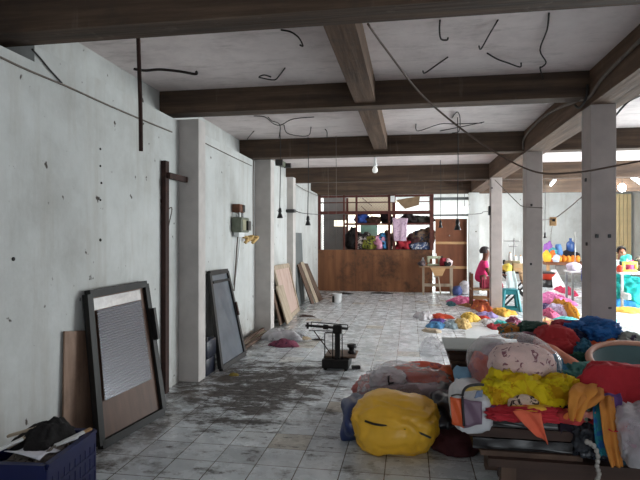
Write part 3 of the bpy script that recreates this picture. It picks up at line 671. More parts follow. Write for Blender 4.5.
# leaning boards beyond the second pilaster
def lean(name, c00, c10, c11, c01, mat, label, cat='board', frame=None, th=0.025, group=None):
    cs = list(map(Vector, (c00, c10, c11, c01)))
    if frame is None:
        bm = BM(); slab(bm, *cs, th); return tag(obj(name, bm, mat), label, cat, group)
    t = thing(name, label, cat, (cs[0] + cs[1]) / 2, group)
    bm = BM(); quadframe(bm, *cs, 0.09, th + 0.02); obj('frame', bm, frame, t)
    bm = BM(); slab(bm, *inset(cs, 0.04), th * 0.5); obj('panel', bm, mat, t)
    return t
def W(Y, z, off): return Vector((wallx(Y) + off, Y, z))
lean('framed_board', W(9.75, 0.03, 0.30), W(11.3, 0.03, 0.24), W(11.12, 0.99, 0.05), W(9.75, 1.01, 0.05), PINKWOOD, 'large beige framed door leaf leaning between second and third pilasters', 'door leaf', GREYWOOD)
lean('small_board', W(9.35, 0.02, 0.40), W(9.95, 0.02, 0.37), W(10.15, 0.66, 0.14), W(9.55, 0.68, 0.14), GREYWOOD, 'smaller weathered board leaning in front of the beige framed leaf', 'board')
lean('small_board', W(9.2, 0.02, 0.30), W(9.6, 0.02, 0.30), W(9.8, 0.60, 0.10), W(9.4, 0.62, 0.10), BROWNBOARD, 'dark narrow board behind the smaller weathered board', 'board')
lean('long_board', W(12.25, 0.02, 0.36), W(12.42, 0.02, 0.40), W(12.25, 0.98, 0.10), W(11.95, 0.96, 0.08), BROWNBOARD, 'dark brown board, nearest of the group leaning past the third pilaster', 'board')
lean('long_board', W(12.5, 0.02, 0.42), W(12.72, 0.02, 0.46), W(12.6, 1.0, 0.10), W(12.30, 1.0, 0.08), GREYWOOD, 'beige edged board in the middle of the group past the third pilaster', 'board')
lean('long_board', W(12.85, 0.02, 0.46), W(13.15, 0.02, 0.50), W(13.3, 0.92, 0.08), W(12.75, 0.95, 0.08), BROWNBOARD, 'brown board with pale edge, farthest of the group past the third pilaster', 'board')
lean('grey_door_leaf', W(11.84, 0.02, 0.10), W(12.75, 0.02, 0.10), W(12.78, 1.70, 0.02), W(11.84, 1.70, 0.02), GREYBOARD, 'tall dark grey board standing flat against the wall past the third pilaster', 'board')
# planks along the foot of the wall
for i, (o1, o2, z, mt, lab) in enumerate(((0.06, 0.14, 0.0, GREYWOOD, 'weathered plank lying against the foot of the left wall'), (0.18, 0.24, 0.0, BROWNBOARD, 'brown batten lying beside the weathered plank on the floor'), (0.11, 0.13, 0.042, BROWNBOARD, 'thin batten lying on top of the weathered plank'))):
    bm = BM(); a = W(7.15, 0.02 + z, o1 + 0.04); b_ = W(8.6, 0.02 + z, o2 + 0.02); bar(bm, a, b_, 0.10 if i == 0 else 0.05, 0.035); tag(obj('plank', bm, mt), lab, 'plank', 'timber at the foot of the wall')

# ------------------------------------------------------------------ ceiling: rod, rebar hooks, cables
t = thing('hanging_rod', 'rusty reinforcing rod hanging from the front beam with a hooked side wire', 'rod', (-1.74, 3.2, 2.15))
bm = BM(); tube(bm, [atY(138, 30, 3.2), atY(139.3, 70, 3.2), atY(140.5, 110, 3.2), atY(141, 151, 3.2)], 0.014, 8); obj('rod', bm, RUST, t, True)
bm = BM(); tube(bm, [atY(134, 69, 3.21), atY(145, 70.5, 3.22), atY(160, 69.5, 3.26), atY(180, 71.5, 3.3), atY(194, 74, 3.3), atY(197, 73, 3.3), atY(196, 71.5, 3.3)], 0.009, 6); obj('side_wire', bm, WIRE, t, True)
hooks = [([(281, 30), (291, 32), (299, 38), (303, 46), (300, 45)], 'wire hook hanging from the ceiling just behind the front beam left of the middle beam'),
 ([(285, 68), (279, 76), (274, 80), (262, 78), (259, 77), (264, 75), (271, 77)], 'hook-ended wire curling from the ceiling slab left of the middle beam'),
 ([(440, 20), (439.5, 30), (441, 39), (447, 40), (448, 38)], 'L-shaped wire hanging from the ceiling right of the middle beam'),
 ([(448, 57), (438, 64), (425, 73), (423, 71)], 'slanting wire stub above the second cross beam right of the draped cable'),
 ([(498, 20), (489, 35), (481, 49), (479, 46)], 'long slanting wire stub at the middle of the right ceiling bay'),
 ([(487, 53), (497, 59), (508, 63), (520, 67), (521, 63)], 'wire with an upturned tip lying along the right ceiling bay'),
 ([(549, 13), (547, 30), (540, 50), (546, 62), (542, 67), (540, 68), (543, 79)], 'crooked wire zigzagging along the ceiling near the right girder')]
for pts, lab in hooks:
    P0 = [atZ(x, y, CZ - (0.004 if i == 0 else 0.02 + 0.05 * min(1, i / len(pts)))) for i, (x, y) in enumerate(pts)]
    cable('ceiling_wire', P0, 0.0065, WIRE, lab, 'wire', 'wires sticking out of the ceiling', 4)
more = [([(254, 116), (265, 117), (274, 124), (281, 125), (290, 120), (300, 118), (314, 117)], 'branching wire on the ceiling between second and third cross beams'),
 ([(268, 117), (272, 121), (280, 125), (279, 138)], 'short wire curling down from the branching ceiling wire'),
 ([(284, 125), (287, 133), (300, 136), (309, 135), (311, 127)], 'wire loop under the ceiling just before the third cross beam'),
 ([(254, 131), (248, 138), (247, 141)], 'small wire twig above the left end of the third cross beam'),
 ([(325, 129), (327, 132), (327, 138)], 'tiny wire hook above the third cross beam beside the wire loop'),
 ([(416, 124), (418, 131), (440, 124), (456, 124), (482, 123)], 'long thin wire across the ceiling left of the girder before the third beam'),
 ([(440, 131), (455, 128), (470, 125), (484, 122)], 'second thin wire crossing the ceiling left of the girder'),
 ([(452, 118), (457, 112), (460, 118), (459, 131), (452, 133)], 'looped wire above the larger hanging lamp socket')]
for pts, lab in more:
    P0 = [atZ(x, y, CZ - (0.004 if i == 0 else 0.03)) for i, (x, y) in enumerate(pts)]
    cable('ceiling_wire', P0, 0.006, WIRE, lab, 'wire', 'wires sticking out of the ceiling', 4)
cable('draped_cable', [atY(368, 24, 3.19), atY(385, 48, 3.5), atY(420, 93, 4.1), atY(455, 124, 4.5), atY(490, 149, 4.7), atY(520, 166, 4.7), atY(545, 173.5, 4.6), atY(580, 172, 4.5), atY(615, 166, 4.4), atY(650, 159, 4.3)], 0.008, plain('brown_cable', (92, 74, 64), 0.7), 'long brown cable sagging from the front beam across the columns')
cable('girder_cable', [(1.66, 3.3, 3.1), (1.67, 4.2, 3.05), (1.67, 5.0, 3.0), (1.68, 5.4, 2.93), (1.66, 5.75, 2.98), (1.67, 7.0, 3.12), (1.67, 8.2, 3.08), (1.68, 8.38, 2.92)], 0.016, GREYCABLE, 'grey conduit cable fixed along the left face of the girder')
cable('girder_cable', [(1.665, 5.40, 3.05), (1.66, 5.42, 2.93), (1.655, 5.6, 2.88), (1.67, 5.8, 2.95)], 0.012, CABLE, 'short black cable looped on the girder above the nearest column')
cable('ceiling_wire', [atZ(640, 96, CZ - 0.004), atZ(628, 102, CZ - 0.1), atZ(616, 115, CZ - 0.2)], 0.012, CABLE, 'black wire hanging from the ceiling right of the nearest column', 'wire', 'wires sticking out of the ceiling')
cable('sagging_lead', [atY(543, 208, 8.2), atY(528, 207, 8.28), atY(522, 206, 8.28), atY(518, 203, 9), atY(505, 190, 10.5), atY(495, 180, 11.7)], 0.007, GREYCABLE, 'thin lead slung between the two farther columns')
cable('sagging_lead', [atY(542, 220, 8.7), atY(555, 218, 9), atY(570, 207, 8.5), atY(582, 197, 7.5), atY(600, 188, 5.9)], 0.008, GREYCABLE, 'thin lead slung between the nearest and second columns')
p = atY(553, 221.5, 9); t = thing('switch_box', 'small wooden switch box hanging on the lead between columns', 'switch box', p)
bm = BM(); box(bm, p, (0.10, 0.06, 0.14)); bevel(bm, 0.008, 1); obj('case', bm, RAILWOOD, t)
bm = BM(); box(bm, p + Vector((0, -0.035, 0.02)), (0.04, 0.02, 0.04)); obj('switch', bm, BLACKPL, t)
cable('hanging_thread', [p + Vector((-0.01, 0, -0.07)), atY(551, 235, 9), atY(551, 250, 9)], 0.004, GREYCABLE, 'thin cord hanging from the wooden switch box', 'thread')
p = Vector((1.69, 11.9, 1.6 + 26 * 11.6 / 530)); bm = BM(); box(bm, p, (0.05, 0.12, 0.20)); bevel(bm, 0.01, 1); tag(obj('column_switch', bm, BLACKPL), 'black switch box on the side of the farthest column', 'switch')
cable('switch_lead', [p + Vector((-0.02, 0, -0.02)), atY(483, 212, 12.5), atY(476, 214, 13.5), atY(434, 215, 15.5)], 0.007, CABLE, 'black lead running from the column switch across the brown plywood door')
# marks left in the columns
for i, (x, y, Y) in enumerate(((597, 236, 5.44), (609.5, 236, 5.44), (586.5, 244, 5.6), (610, 308, 5.44), (585.5, 180, 5.6), (531.5, 205, 8.29), (531, 264, 8.29), (492, 188, 11.79))):
    p = atY(x, y, Y) if i not in (2, 4) else atX(x, y, 1.705)
    bm = BM(); box(bm, p, (0.03, 0.012, 0.035 if i != 3 else 0.018) if i not in (2, 4) else (0.012, 0.04, 0.035)); bevel(bm, 0.004, 1)
    tag(obj('peg_hole_plug', bm, BLACKPL), ['black plug at mid height on the nearest column, left of a pair', 'black plug at mid height on the nearest column, right of a pair', 'black plug on the shaded side of the nearest column at mid height', 'flat black plug low on the nearest column', 'black plug high on the shaded side of the nearest column', 'black plug high on the second column', 'black plug at mid height on the second column', 'black plug high on the farthest column'][i], 'plug', 'plugs in the columns')

# ------------------------------------------------------------------ floor things on the left and in the middle
# blue crate at the lower left
ch = 0.42
kA, kB = atZ(46, 466, ch), atZ(94, 431, ch); kA.z = kB.z = 0
kd = (kB - kA).normalized(); kn = Vector((-kd.y, kd.x, 0)); kD = kA + kn * 0.36; kC = kB + kn * 0.36
t = thing('blue_crate', 'blue slatted plastic crate full of scraps against the left wall', 'crate', (kA + kC) / 2)
def crate_side(p0, p1, zt=ch):
    """slatted side wall between two floor corners"""
    bm = BM(); p0, p1 = Vector(p0), Vector(p1); d = p1 - p0; n = 9
    for i in range(n + 1): bar(bm, p0 + d * i / n + Vector((0, 0, 0.02)), p0 + d * i / n + Vector((0, 0, zt - 0.02)), 0.018, 0.016, d.normalized())
    for z, h_ in ((0.02, 0.04), (0.11, 0.02), (0.20, 0.02), (0.29, 0.02), (zt - 0.035, 0.07)): bar(bm, p0 + Vector((0, 0, z)), p1 + Vector((0, 0, z)), 0.022, h_)
    bar(bm, p0 + Vector((0, 0, zt)), p1 + Vector((0, 0, zt)), 0.035, 0.016)
    q = d.normalized().cross(Vector((0, 0, 1))) * 0.004
    slab(bm, p0 + q, p1 + q, p1 + q + Vector((0, 0, zt)), p0 + q + Vector((0, 0, zt)), 0.004)
    return bm
for a, b_ in ((kA, kB), (kB, kC), (kC, kD), (kD, kA)):
    obj('side_panel', crate_side(a, b_), BLUECRATE, t)
bm = BM(); slab(bm, *[v + Vector((0, 0, 0.008)) for v in (kA, kB, kC, kD)], 0.014); obj('bottom', bm, BLUECRATE, t)
def kp(u, v, z): p = (kA * (1 - u) + kB * u) * (1 - v) + (kD * (1 - u) + kC * u) * v; return Vector((p.x, p.y, z))
krot = math.atan2(kd.y, kd.x)
CR = 'scraps heaped in the blue crate'
lump('scrap_heap', kp(0.5, 0.5, 0.015), 0.23, 0.13, 0.40, cloth((112, 104, 98), (60, 54, 50), 0.85, 14), 'grey mixed scrap heap filling the blue crate', 'scrap heap', seed=3, amp=0.2, fr=3, sharp=0.45, rot=krot, lobes=0.06)
heap('black_cloth', kp(0.72, 0.6, 0.40), 0.24, 0.13, 0.11, cloth((24, 22, 23)), 'crumpled black cloth on top of the blue crate', 'cloth', seed=4, rot=krot)
bm = BM(); quadgrid(bm, kp(0.06, 0.15, 0.435), kp(0.42, 0.12, 0.43), kp(0.46, 0.6, 0.45), kp(0.12, 0.75, 0.45), 8, 8, lambda u, v: 0.015 * math.sin(u * 5 + v * 2))
tag(obj('paper_sheet', bm, cloth((206, 206, 214), None, 0.6), None, True, solid=0.003), 'pale lavender paper sheet lying on the blue crate', 'paper')
for i, (u, v, z, a, l_, mt, lab) in enumerate(((0.56, 0.14, 0.44, 0.6, 0.13, WHITE, 'white plastic strip nearest the rim of the blue crate'), (0.68, 0.12, 0.44, 0.9, 0.13, WHITE, 'white plastic strip beside the black cloth in the blue crate'), (0.9, 0.10, 0.43, 0.9, 0.09, RAILWOOD, 'tan offcut at the far corner of the blue crate'), (0.45, 0.80, 0.46, 1.2, 0.16, GREYWOOD, 'grey offcut by the wall in the blue crate'), (0.28, 0.85, 0.46, 0.9, 0.16, WHITE, 'white strip by the wall in the blue crate'), (0.6, 0.88, 0.48, 0.3, 0.18, GREYWOOD, 'greenish grey offcut at the far wall side of the blue crate'))):
    bm = BM(); box(bm, kp(u, v, z), (l_, 0.03, 0.015), Matrix.Rotation(a, 3, 'Z') @ Matrix.Rotation(-0.25, 3, 'Y')); bevel(bm, 0.004, 1)
    tag(obj('offcut', bm, mt), lab, 'offcut', CR)
# litter by the wall planks
def rag(name, x, y, rx, ry, h, mat, label, cat='rag', **kw):
    p = atZ(x, y); return heap(name, (p.x, p.y, 0.0), rx * 1.1, ry * 1.1, h * 1.3, mat, label, cat, seed=kw.get('seed', 0))
rag('pink_rag', 284, 346, 0.20, 0.10, 0.08, cloth((136, 72, 92), (84, 44, 64)), 'crumpled dark pink rag on the dirty floor before the wall planks', seed=1, amp=0.3, sub=3)
rag('plastic_bag', 280, 339, 0.30, 0.20, 0.13, MISTY, 'crumpled white plastic bag behind the dark pink rag', 'plastic bag', seed=2, amp=0.3, sub=3)
rag('plastic_bag', 296, 339, 0.22, 0.20, 0.10, CLEARTHIN, 'flattened clear plastic bag right of the dark pink rag', 'plastic bag', seed=5, amp=0.3, sub=3)
rag('grey_rag', 296, 337, 0.14, 0.09, 0.05, cloth((80, 80, 84), (150, 150, 150)), 'dark grey rag beside the clear plastic bag', seed=6, amp=0.3, sub=3)
rag('yellow_scrap', 306, 339, 0.07, 0.05, 0.03, cloth((190, 150, 60)), 'small yellow scrap on the floor left of the weighing scale', 'scrap', seed=7, sub=3)
rag('yellow_scrap', 234, 375.5, 0.05, 0.04, 0.025, cloth((140, 122, 60)), 'small olive scrap on the floor before the glazed door', 'scrap', seed=8, sub=3)
rag('dark_scrap', 318, 340, 0.09, 0.03, 0.015, cloth((44, 38, 36)), 'thin dark scrap right of the small yellow scrap', 'scrap', seed=9, sub=3)
rag('wood_scrap', 306, 316.5, 0.16, 0.04, 0.02, cloth((66, 46, 38)), 'dark wood scrap on the floor past the leaning boards', 'scrap', seed=10, sub=3)
rag('dark_scrap', 345, 294, 0.24, 0.10, 0.03, cloth((46, 42, 40)), 'dark scrap at the foot of the partition by the white bucket', 'scrap', seed=11, sub=3)
rag('dark_scrap', 381, 293.5, 0.26, 0.08, 0.03, cloth((46, 42, 40)), 'dark scrap at the foot of the middle plywood sheet', 'scrap', seed=12, sub=3)
p = atZ(356, 369); bm = BM(); box(bm, (p.x, p.y, 0.022), (0.10, 0.07, 0.044), Matrix.Rotation(0.4, 3, 'Z')); bevel(bm, 0.01, 2); tag(obj('black_block', bm, BLACKPL), 'small black block on the floor right of the weighing scale', 'block')
# white bucket
p = atZ(337, 302.5); t = thing('white_bucket', 'small white bucket on the floor before the plywood partition', 'bucket', (p.x, p.y, 0))
bm = BM(); lathe(bm, [(0.10, 0.0), (0.105, 0.01), (0.12, 0.20), (0.125, 0.205), (0.125, 0.22), (0.112, 0.22), (0.10, 0.03), (0.0, 0.03)], (p.x, p.y, 0), 20); pl_ = obj('pail', bm, WHITE, t, True)
bm = BM(); box(bm, (p.x - 0.08, p.y - 0.095, 0.09), (0.07, 0.01, 0.15), Matrix.Rotation(-0.7, 3, 'Z')); obj('label_patch', bm, BLACKPL, pl_, label='dark patch on the side')
bm = BM(); tube(bm, [(p.x - 0.125, p.y, 0.2), (p.x - 0.1, p.y + 0.04, 0.25), (p.x, p.y + 0.06, 0.27), (p.x + 0.1, p.y + 0.04, 0.25), (p.x + 0.125, p.y, 0.2)], 0.004, 6); obj('handle', bm, STEEL, pl_, True)
# platform weighing scale
SX, SY = -0.95, 6.42
t = thing('weighing_scale', 'old black cast iron platform weighing scale standing on the dirty tiles', 'weighing scale', (SX, SY, 0))
bm = BM(); box(bm, (SX, SY, 0.10), (0.44, 0.40, 0.13)); bevel(bm, 0.015, 2)
obj('base', bm, CASTIRON, t)
for dx in (-0.17, 0.17):
    for dy in (-0.14, 0.14):
        bm = BM(); cyl(bm, (SX + dx, SY + dy - 0.02, 0.032), (SX + dx, SY + dy + 0.02, 0.032), 0.032, 14); obj('wheel', bm, CASTIRON, t, True)
bm = BM(); box(bm, (SX + 0.06, SY + 0.12, 0.185), (0.52, 0.44, 0.03)); bevel(bm, 0.01, 2); obj('platform', bm, plain('worn_brown_iron', (112, 92, 78), 0.6, 0.3, 0.35, 9), t, label='worn brownish weighing platform')
bm = BM(); box(bm, (SX + 0.03, SY - 0.13, 0.37), (0.085, 0.06, 0.42)); bevel(bm, 0.012, 2); obj('column', bm, CASTIRON, t)
bm = BM(); tube(bm, [(SX - 0.18, SY - 0.13, 0.17), (SX - 0.18, SY - 0.13, 0.53), (SX - 0.175, SY - 0.13, 0.545), (SX + 0.10, SY - 0.13, 0.545), (SX + 0.105, SY - 0.13, 0.53), (SX + 0.105, SY - 0.13, 0.17)], 0.009, 8, 0); obj('loop_frame', bm, CASTIRON, t, True)
bm = BM(); tube(bm, [(SX - 0.05, SY - 0.13, 0.17), (SX - 0.05, SY - 0.13, 0.56)], 0.009, 8, 0); obj('pull_rod', bm, CASTIRON, t, True)
bm = BM(); bar(bm, (SX - 0.44, SY - 0.15, 0.645), (SX + 0.20, SY - 0.15, 0.615), 0.022, 0.035); wb = obj('beam', bm, CASTIRON, t)
bm = BM(); bar(bm, (SX - 0.40, SY - 0.15, 0.70), (SX + 0.20, SY - 0.15, 0.67), 0.012, 0.012); bar(bm, (SX - 0.40, SY - 0.15, 0.70), (SX - 0.40, SY - 0.15, 0.62), 0.012, 0.012); bar(bm, (SX + 0.20, SY - 0.15, 0.67), (SX + 0.20, SY - 0.15, 0.60), 0.012, 0.012); obj('graduated_bar', bm, CASTIRON, t)
bm = BM(); bar(bm, (SX - 0.44, SY - 0.15, 0.575), (SX + 0.04, SY - 0.15, 0.575), 0.01, 0.01); obj('lower_bar', bm, CASTIRON, t)
bm = BM(); box(bm, (SX + 0.03, SY - 0.14, 0.60), (0.15, 0.07, 0.13)); bevel(bm, 0.02, 2); obj('head_casting', bm, CASTIRON, t)
bm = BM(); cyl(bm, (SX - 0.20, SY - 0.15, 0.633), (SX - 0.12, SY - 0.15, 0.63), 0.036, 14); obj('poise_weight', bm, CASTIRON, wb, True)
bm = BM(); cyl(bm, (SX - 0.46, SY - 0.15, 0.60), (SX - 0.46, SY - 0.15, 0.69), 0.02, 10); box(bm, (SX - 0.46, SY - 0.15, 0.645), (0.07, 0.03, 0.03)); obj('end_bracket', bm, CASTIRON, wb)
bm = BM(); tube(bm, [(SX - 0.36, SY - 0.14, 0.57), (SX - 0.2, SY - 0.13, 0.38), (SX - 0.08, SY - 0.12, 0.23)], 0.009, 6, 0); obj('stay_rod', bm, RUST, t, True)
t.scale = (0.74, 0.84, 0.82); t.location.x += 0.07
bm = BM(); lathe(bm, [(0.045, 0.2), (0.05, 0.205), (0.05, 0.225), (0.035, 0.235), (0.035, 0.265), (0.055, 0.275), (0.058, 0.31), (0.04, 0.315)], (SX + 0.24, SY + 0.10, -0.036), 16)
tag(obj('scale_weight', bm, CASTIRON, None, True), 'round black iron weight standing on the weighing scale platform', 'weight')

# ------------------------------------------------------------------ sacks in the middle foreground
t = thing('yellow_sack', 'big full yellow plastic sack on the floor before the clear bag', 'sack', (-0.12, 4.12, 0))
obj('bag', lump_bm((-0.12, 4.12, 0.0), 0.325, 0.29, 0.375, seed=11, amp=0.10, fr=2.6, sharp=0.78, sub=5, lobes=0.07, rot=-0.08), plain('glossy_yellow_plastic', (250, 190, 56), 0.36, 0, 0.14, 5), t, True)
def on_sack(x, y, Y): return atY(x, y, Y)
for k, pts in enumerate((((365, 421), (374, 424), (387, 426)), ((395, 427), (410, 429.5), (420, 433), (431, 438)))):
    bm = BM(); tube(bm, [atY(x, y, 3.83 + 0.02 * (i == 0)) for i, (x, y) in enumerate(pts)], 0.008, 6); obj('seam_cord', bm, BLACKPL, t, True, label='black cord line across the front')
lump('navy_bag', (-0.40, 4.30, 0.0), 0.16, 0.28, 0.30, plain('navy_plastic', (44, 58, 104), 0.35, 0, 0.2, 5), 'navy blue plastic bag squeezed behind the left side of the yellow sack', 'bag', seed=12, amp=0.08, sub=4)
lump('orange_cloth', (0.08, 5.05, 0.06), 0.38, 0.24, 0.34, cloth((214, 78, 40), (150, 44, 40), 0.7, 5), 'orange-red cloth heap inside the clear bag behind the yellow sack', 'cloth', seed=13, amp=0.12)
lump('pink_cloth', (-0.32, 4.95, 0.06), 0.20, 0.22, 0.24, cloth((196, 120, 116), (214, 190, 190)), 'pale pink cloth inside the left of the clear bag', 'cloth', seed=14, amp=0.12)
t = thing('clear_bag', 'large clear plastic bag of red and pink cloth behind the yellow sack', 'plastic bag', (-0.08, 4.9, 0))
obj('film', lump_bm((0.0, 4.82, 0.0), 0.41, 0.34, 0.43, seed=15, amp=0.16, fr=2.6, sub=5, lobes=0.10), CLEAR, t, True)
bm = BM(); p = atY(389, 383, 4.5); tube(bm, [p + Vector((-0.005, 0, 0.06)), p, p + Vector((0.04, 0, 0.005))], 0.008, 6, 3); tube(bm, [p, p + Vector((0.003, 0, -0.05))], 0.007, 6, 3); obj('tie', bm, BLACKPL, t, True)
obj('gathered_neck', lump_bm((-0.18, 4.62, 0.30), 0.14, 0.10, 0.16, seed=16, amp=0.3, fr=3, sub=4), MISTY, t, True)
lump('mauve_film_bag', (0.02, 4.48, 0.12), 0.34, 0.14, 0.26, m_plastic_clear('mauve_film', (150, 132, 138), 0.9), 'mauve grey film bag lying between the yellow sack and clear bag', 'plastic bag', seed=17, amp=0.15)
lump('black_bag', (0.34, 4.40, 0.0), 0.20, 0.30, 0.36, plain('crumpled_black_bag', (40, 38, 44), 0.28, 0, 0.3, 5), 'black plastic bag right of the yellow sack', 'plastic bag', seed=18, amp=0.16, fr=2.6)
lump('maroon_cloth', (0.33, 4.12, 0.0), 0.16, 0.16, 0.14, cloth((72, 34, 38)), 'dark maroon cloth on the floor right of the yellow sack', 'cloth', seed=19, amp=0.15)
lump('orange_bag', (0.36, 4.92, 0.1), 0.16, 0.18, 0.30, cloth((206, 92, 44), None, 0.5), 'orange bundle at the right end behind the black bag', 'bundle', seed=20, amp=0.1)
lump('clear_film', (0.20, 5.62, 0.0), 0.30, 0.20, 0.16, CLEARTHIN, 'loose clear film on the tiles behind the big clear bag', 'plastic film', seed=21, amp=0.3)

# ------------------------------------------------------------------ the clothes pile on the right
# bench
t = thing('low_bench', 'low dark wooden bench carrying the clothes pile at the right', 'bench', (1.2, 3.45, 0))
bm = BM(); box2(bm, (0.44, 3.12, 0.30), (2.3, 3.9, 0.345)); obj('top', bm, DARKWOOD, t)
bm = BM(); box2(bm, (0.52, 3.15, 0.16), (2.25, 3.19, 0.30)); obj('front_rail', bm, DARKWOOD, t)
for x, y in ((0.55, 3.17), (2.2, 3.17), (0.55, 3.82), (2.2, 3.82)):
    bm = BM(); box2(bm, (x - 0.04, y - 0.04, 0), (x + 0.04, y + 0.04, 0.30)); obj('leg', bm, BROWNBOARD, t)
bm = BM(); box2(bm, (0.55, 3.5, 0.08), (2.2, 3.54, 0.14)); obj('stretcher', bm, DARKWOOD, t)
# flat packs on the bench
for i, (z, x0, x1, y0, mt, lab) in enumerate(((0.346, 0.40, 0.95, 3.16, BROWNBOARD, 'brown board lying on the low bench under the black packs'), (0.376, 0.36, 0.98, 3.18, BLACKBAG, 'lower black wrapped pack on the low bench'), (0.442, 0.34, 0.96, 3.19, DARKWOOD, 'dark brown pack between the black wrapped packs'), (0.50, 0.31, 0.92, 3.20, BLACKBAG, 'upper glossy black wrapped pack under the yellow cloth'))):
    h_ = (0.028, 0.062, 0.055, 0.085)[i]
    bm = BM(); box2(bm, (x0, y0, z), (x1, 3.75, z + h_)); bmesh.ops.subdivide_edges(bm, edges=bm.edges[:], cuts=8, use_grid_fill=True)
    if i in (1, 3):
        for v in bm.verts: v.co += Vector((0, -1, 0.3)) * 0.012 * noise.noise(v.co * 14 + Vector((i, 0, 0))) if v.co.z > z + 0.01 else Vector()
    tag(obj('flat_pack', bm, mt), lab, 'flat pack', 'flat packs on the bench')
# stack of dark trays at the back left of the pile
for i in range(7):
    z = i * 0.088; sh = (0.20, 0.17, 0.13, 0.06, 0.05, 0.02, 0.0)[i]
    t = thing('dark_tray', ['bottom tray of the dark tray stack beside the clear bag', 'second tray from the bottom of the dark tray stack', 'third tray from the bottom of the dark tray stack', 'middle tray of the dark tray stack', 'third tray from the top of the dark tray stack', 'second tray from the top of the dark tray stack', 'topmost tray of the dark tray stack, just under its grey board'][i], 'tray', (0.55 + sh, 4.98, z), 'dark trays stacked beside the clothes pile')
    x0, x1 = 0.32 + sh, 0.86 + sh * 0.6
    bm = BM(); box2(bm, (x0 + 0.02, 4.74, z + 0.002), (x1 - 0.02, 5.18, z + 0.074)); obj('body', bm, DARKWOOD, t)
    bm = BM(); box2(bm, (x0, 4.72, z + 0.060), (x1, 5.20, z + 0.084)); bevel(bm, 0.006, 1); obj('rim', bm, BROWNBOARD if i % 2 else DARKWOOD, t)
bm = BM(); box2(bm, (0.30, 4.70, 0.618), (0.84, 5.22, 0.636)); bevel(bm, 0.005, 1); tag(obj('cover_board', bm, plain('pale_grey_board', (160, 166, 164), 0.6, 0, 0.08)), 'pale grey board on top of the dark tray stack', 'board')
# core heap of clothes standing on the floor behind the bench
PG = 'clothes heaped on the right'
lump('clothes_heap', (1.45, 4.50, 0.0), 0.70, 0.62, 0.70, cloth((96, 70, 92), (60, 74, 90), 0.85, 6), 'big dull purple clothes heap at the base of the right pile', 'clothes heap', seed=30, amp=0.14, sub=5, sharp=0.55)
lump('clothes_heap', (0.74, 3.78, 0.35), 0.28, 0.24, 0.32, cloth((120, 100, 112), (84, 60, 70), 0.85, 6), 'grey mauve clothes filling the lower part of the big clear dome bag', 'clothes heap', seed=31, amp=0.12, sub=4, sharp=0.6)
lump('clothes_heap', (1.30, 3.55, 0.35), 0.50, 0.34, 0.36, cloth((52, 44, 62), (36, 52, 66), 0.85, 6), 'dark navy clothes heap on the bench under the red draped cloth', 'clothes heap', seed=32, amp=0.15, sub=5, sharp=0.55)
# dome bag with floral cloth
FLORAL = cloth((244, 208, 198), (140, 70, 84), 0.8, 15, 0.39)
lump('floral_cloth', (atY(521, 370, 3.58).x, 3.60, 0.60), 0.205, 0.20, 0.31, FLORAL, 'pink floral cloth bulging at the front of the big clear dome bag', 'cloth', PG, seed=33, amp=0.06, sub=5, sharp=0.8, lobes=0.05)
lump('red_cloth', (atY(482, 370, 3.7).x, 3.68, 0.56), 0.09, 0.15, 0.24, cloth((196, 74, 52), (150, 44, 60), 0.8, 6), 'orange-red cloth in the left side of the big clear dome bag', 'cloth', PG, seed=34, amp=0.12)
t = thing('dome_bag', 'big clear dome-shaped plastic bag of floral cloth on the pile', 'plastic bag', (0.72, 3.75, 0.55))
obj('film', lump_bm((atY(514, 370, 3.64).x, 3.66, 0.50), 0.285, 0.30, 0.46, seed=35, amp=0.07, fr=2.0, sub=5, sharp=0.8, lobes=0.05), CLEARTHIN, t, True)
lump('mauve_cloth', (atY(497, 340, 4.24).x, 4.24, 0.50), 0.12, 0.18, 0.27, cloth((186, 160, 172), (140, 110, 130), 0.8, 9), 'pale mauve cloth bundle behind the left of the dome bag', 'cloth', PG, seed=36, amp=0.1)
lump('milky_bag', (atY(497, 340, 4.24).x, 4.24, 0.48), 0.145, 0.20, 0.32, CLEARTHIN, 'milky plastic bag around the pale mauve bundle by the tray stack', 'plastic bag', seed=37, amp=0.1)
lump('blue_scrap', (0.36, 3.72, 0.55), 0.07, 0.12, 0.16, cloth((130, 170, 200)), 'light blue scrap poking out at the left edge of the dome bag', 'cloth', PG, seed=38, amp=0.15, sub=3)
# printed sack
t = thing('printed_sack', 'white and orange printed plastic sack at the left front of the pile', 'sack', (0.37, 3.35, 0.45))
obj('body', lump_bm((0.37, 3.40, 0.46), 0.115, 0.24, 0.22, seed=39, amp=0.14, fr=2, sub=4, sharp=0.55, lobes=0.05), plain('white_printed_film', (214, 216, 220), 0.3, 0, 0.06), t, True)
def patch(pts, mat, Y, name, parent, label=None, nu=10, nv=8):
    bm = BM(); quadgrid(bm, *[atY(x, y, Y) for x, y in pts], nu, nv, lambda u, v: 0.006 * math.sin(u * 7 + v * 5)); return obj(name, bm, mat, parent, True, label=label, solid=0.004)
patch(((452, 424), (464, 428), (463, 399), (450, 397)), plain('orange_film', (214, 92, 44), 0.35, 0, 0.15), 3.12, 'orange_panel', t, 'orange lower panel')
patch(((464, 428), (482, 424), (482, 402), (463, 399)), plain('plum_film', (120, 96, 116), 0.35, 0, 0.2), 3.12, 'plum_panel', t, 'plum grey lower panel')
patch(((465, 391), (481, 390), (481, 386), (466, 387)), plain('ochre_print', (206, 176, 84), 0.4), 3.13, 'yellow_print', t, 'pale yellow printed band')
patch(((474, 398), (482, 397), (483, 390), (477, 391)), plain('blue_grey_print', (120, 136, 166), 0.4), 3.125, 'blue_print', t, 'blue grey print')
bm = BM(); tube(bm, [atY(x, y, 3.11) for x, y in ((464, 426), (463, 410), (462.5, 397), (464, 390), (469, 386), (478, 384.5), (484, 385))], 0.008, 6); obj('print_line', bm, BLACKPL, t, True, label='black curved line')
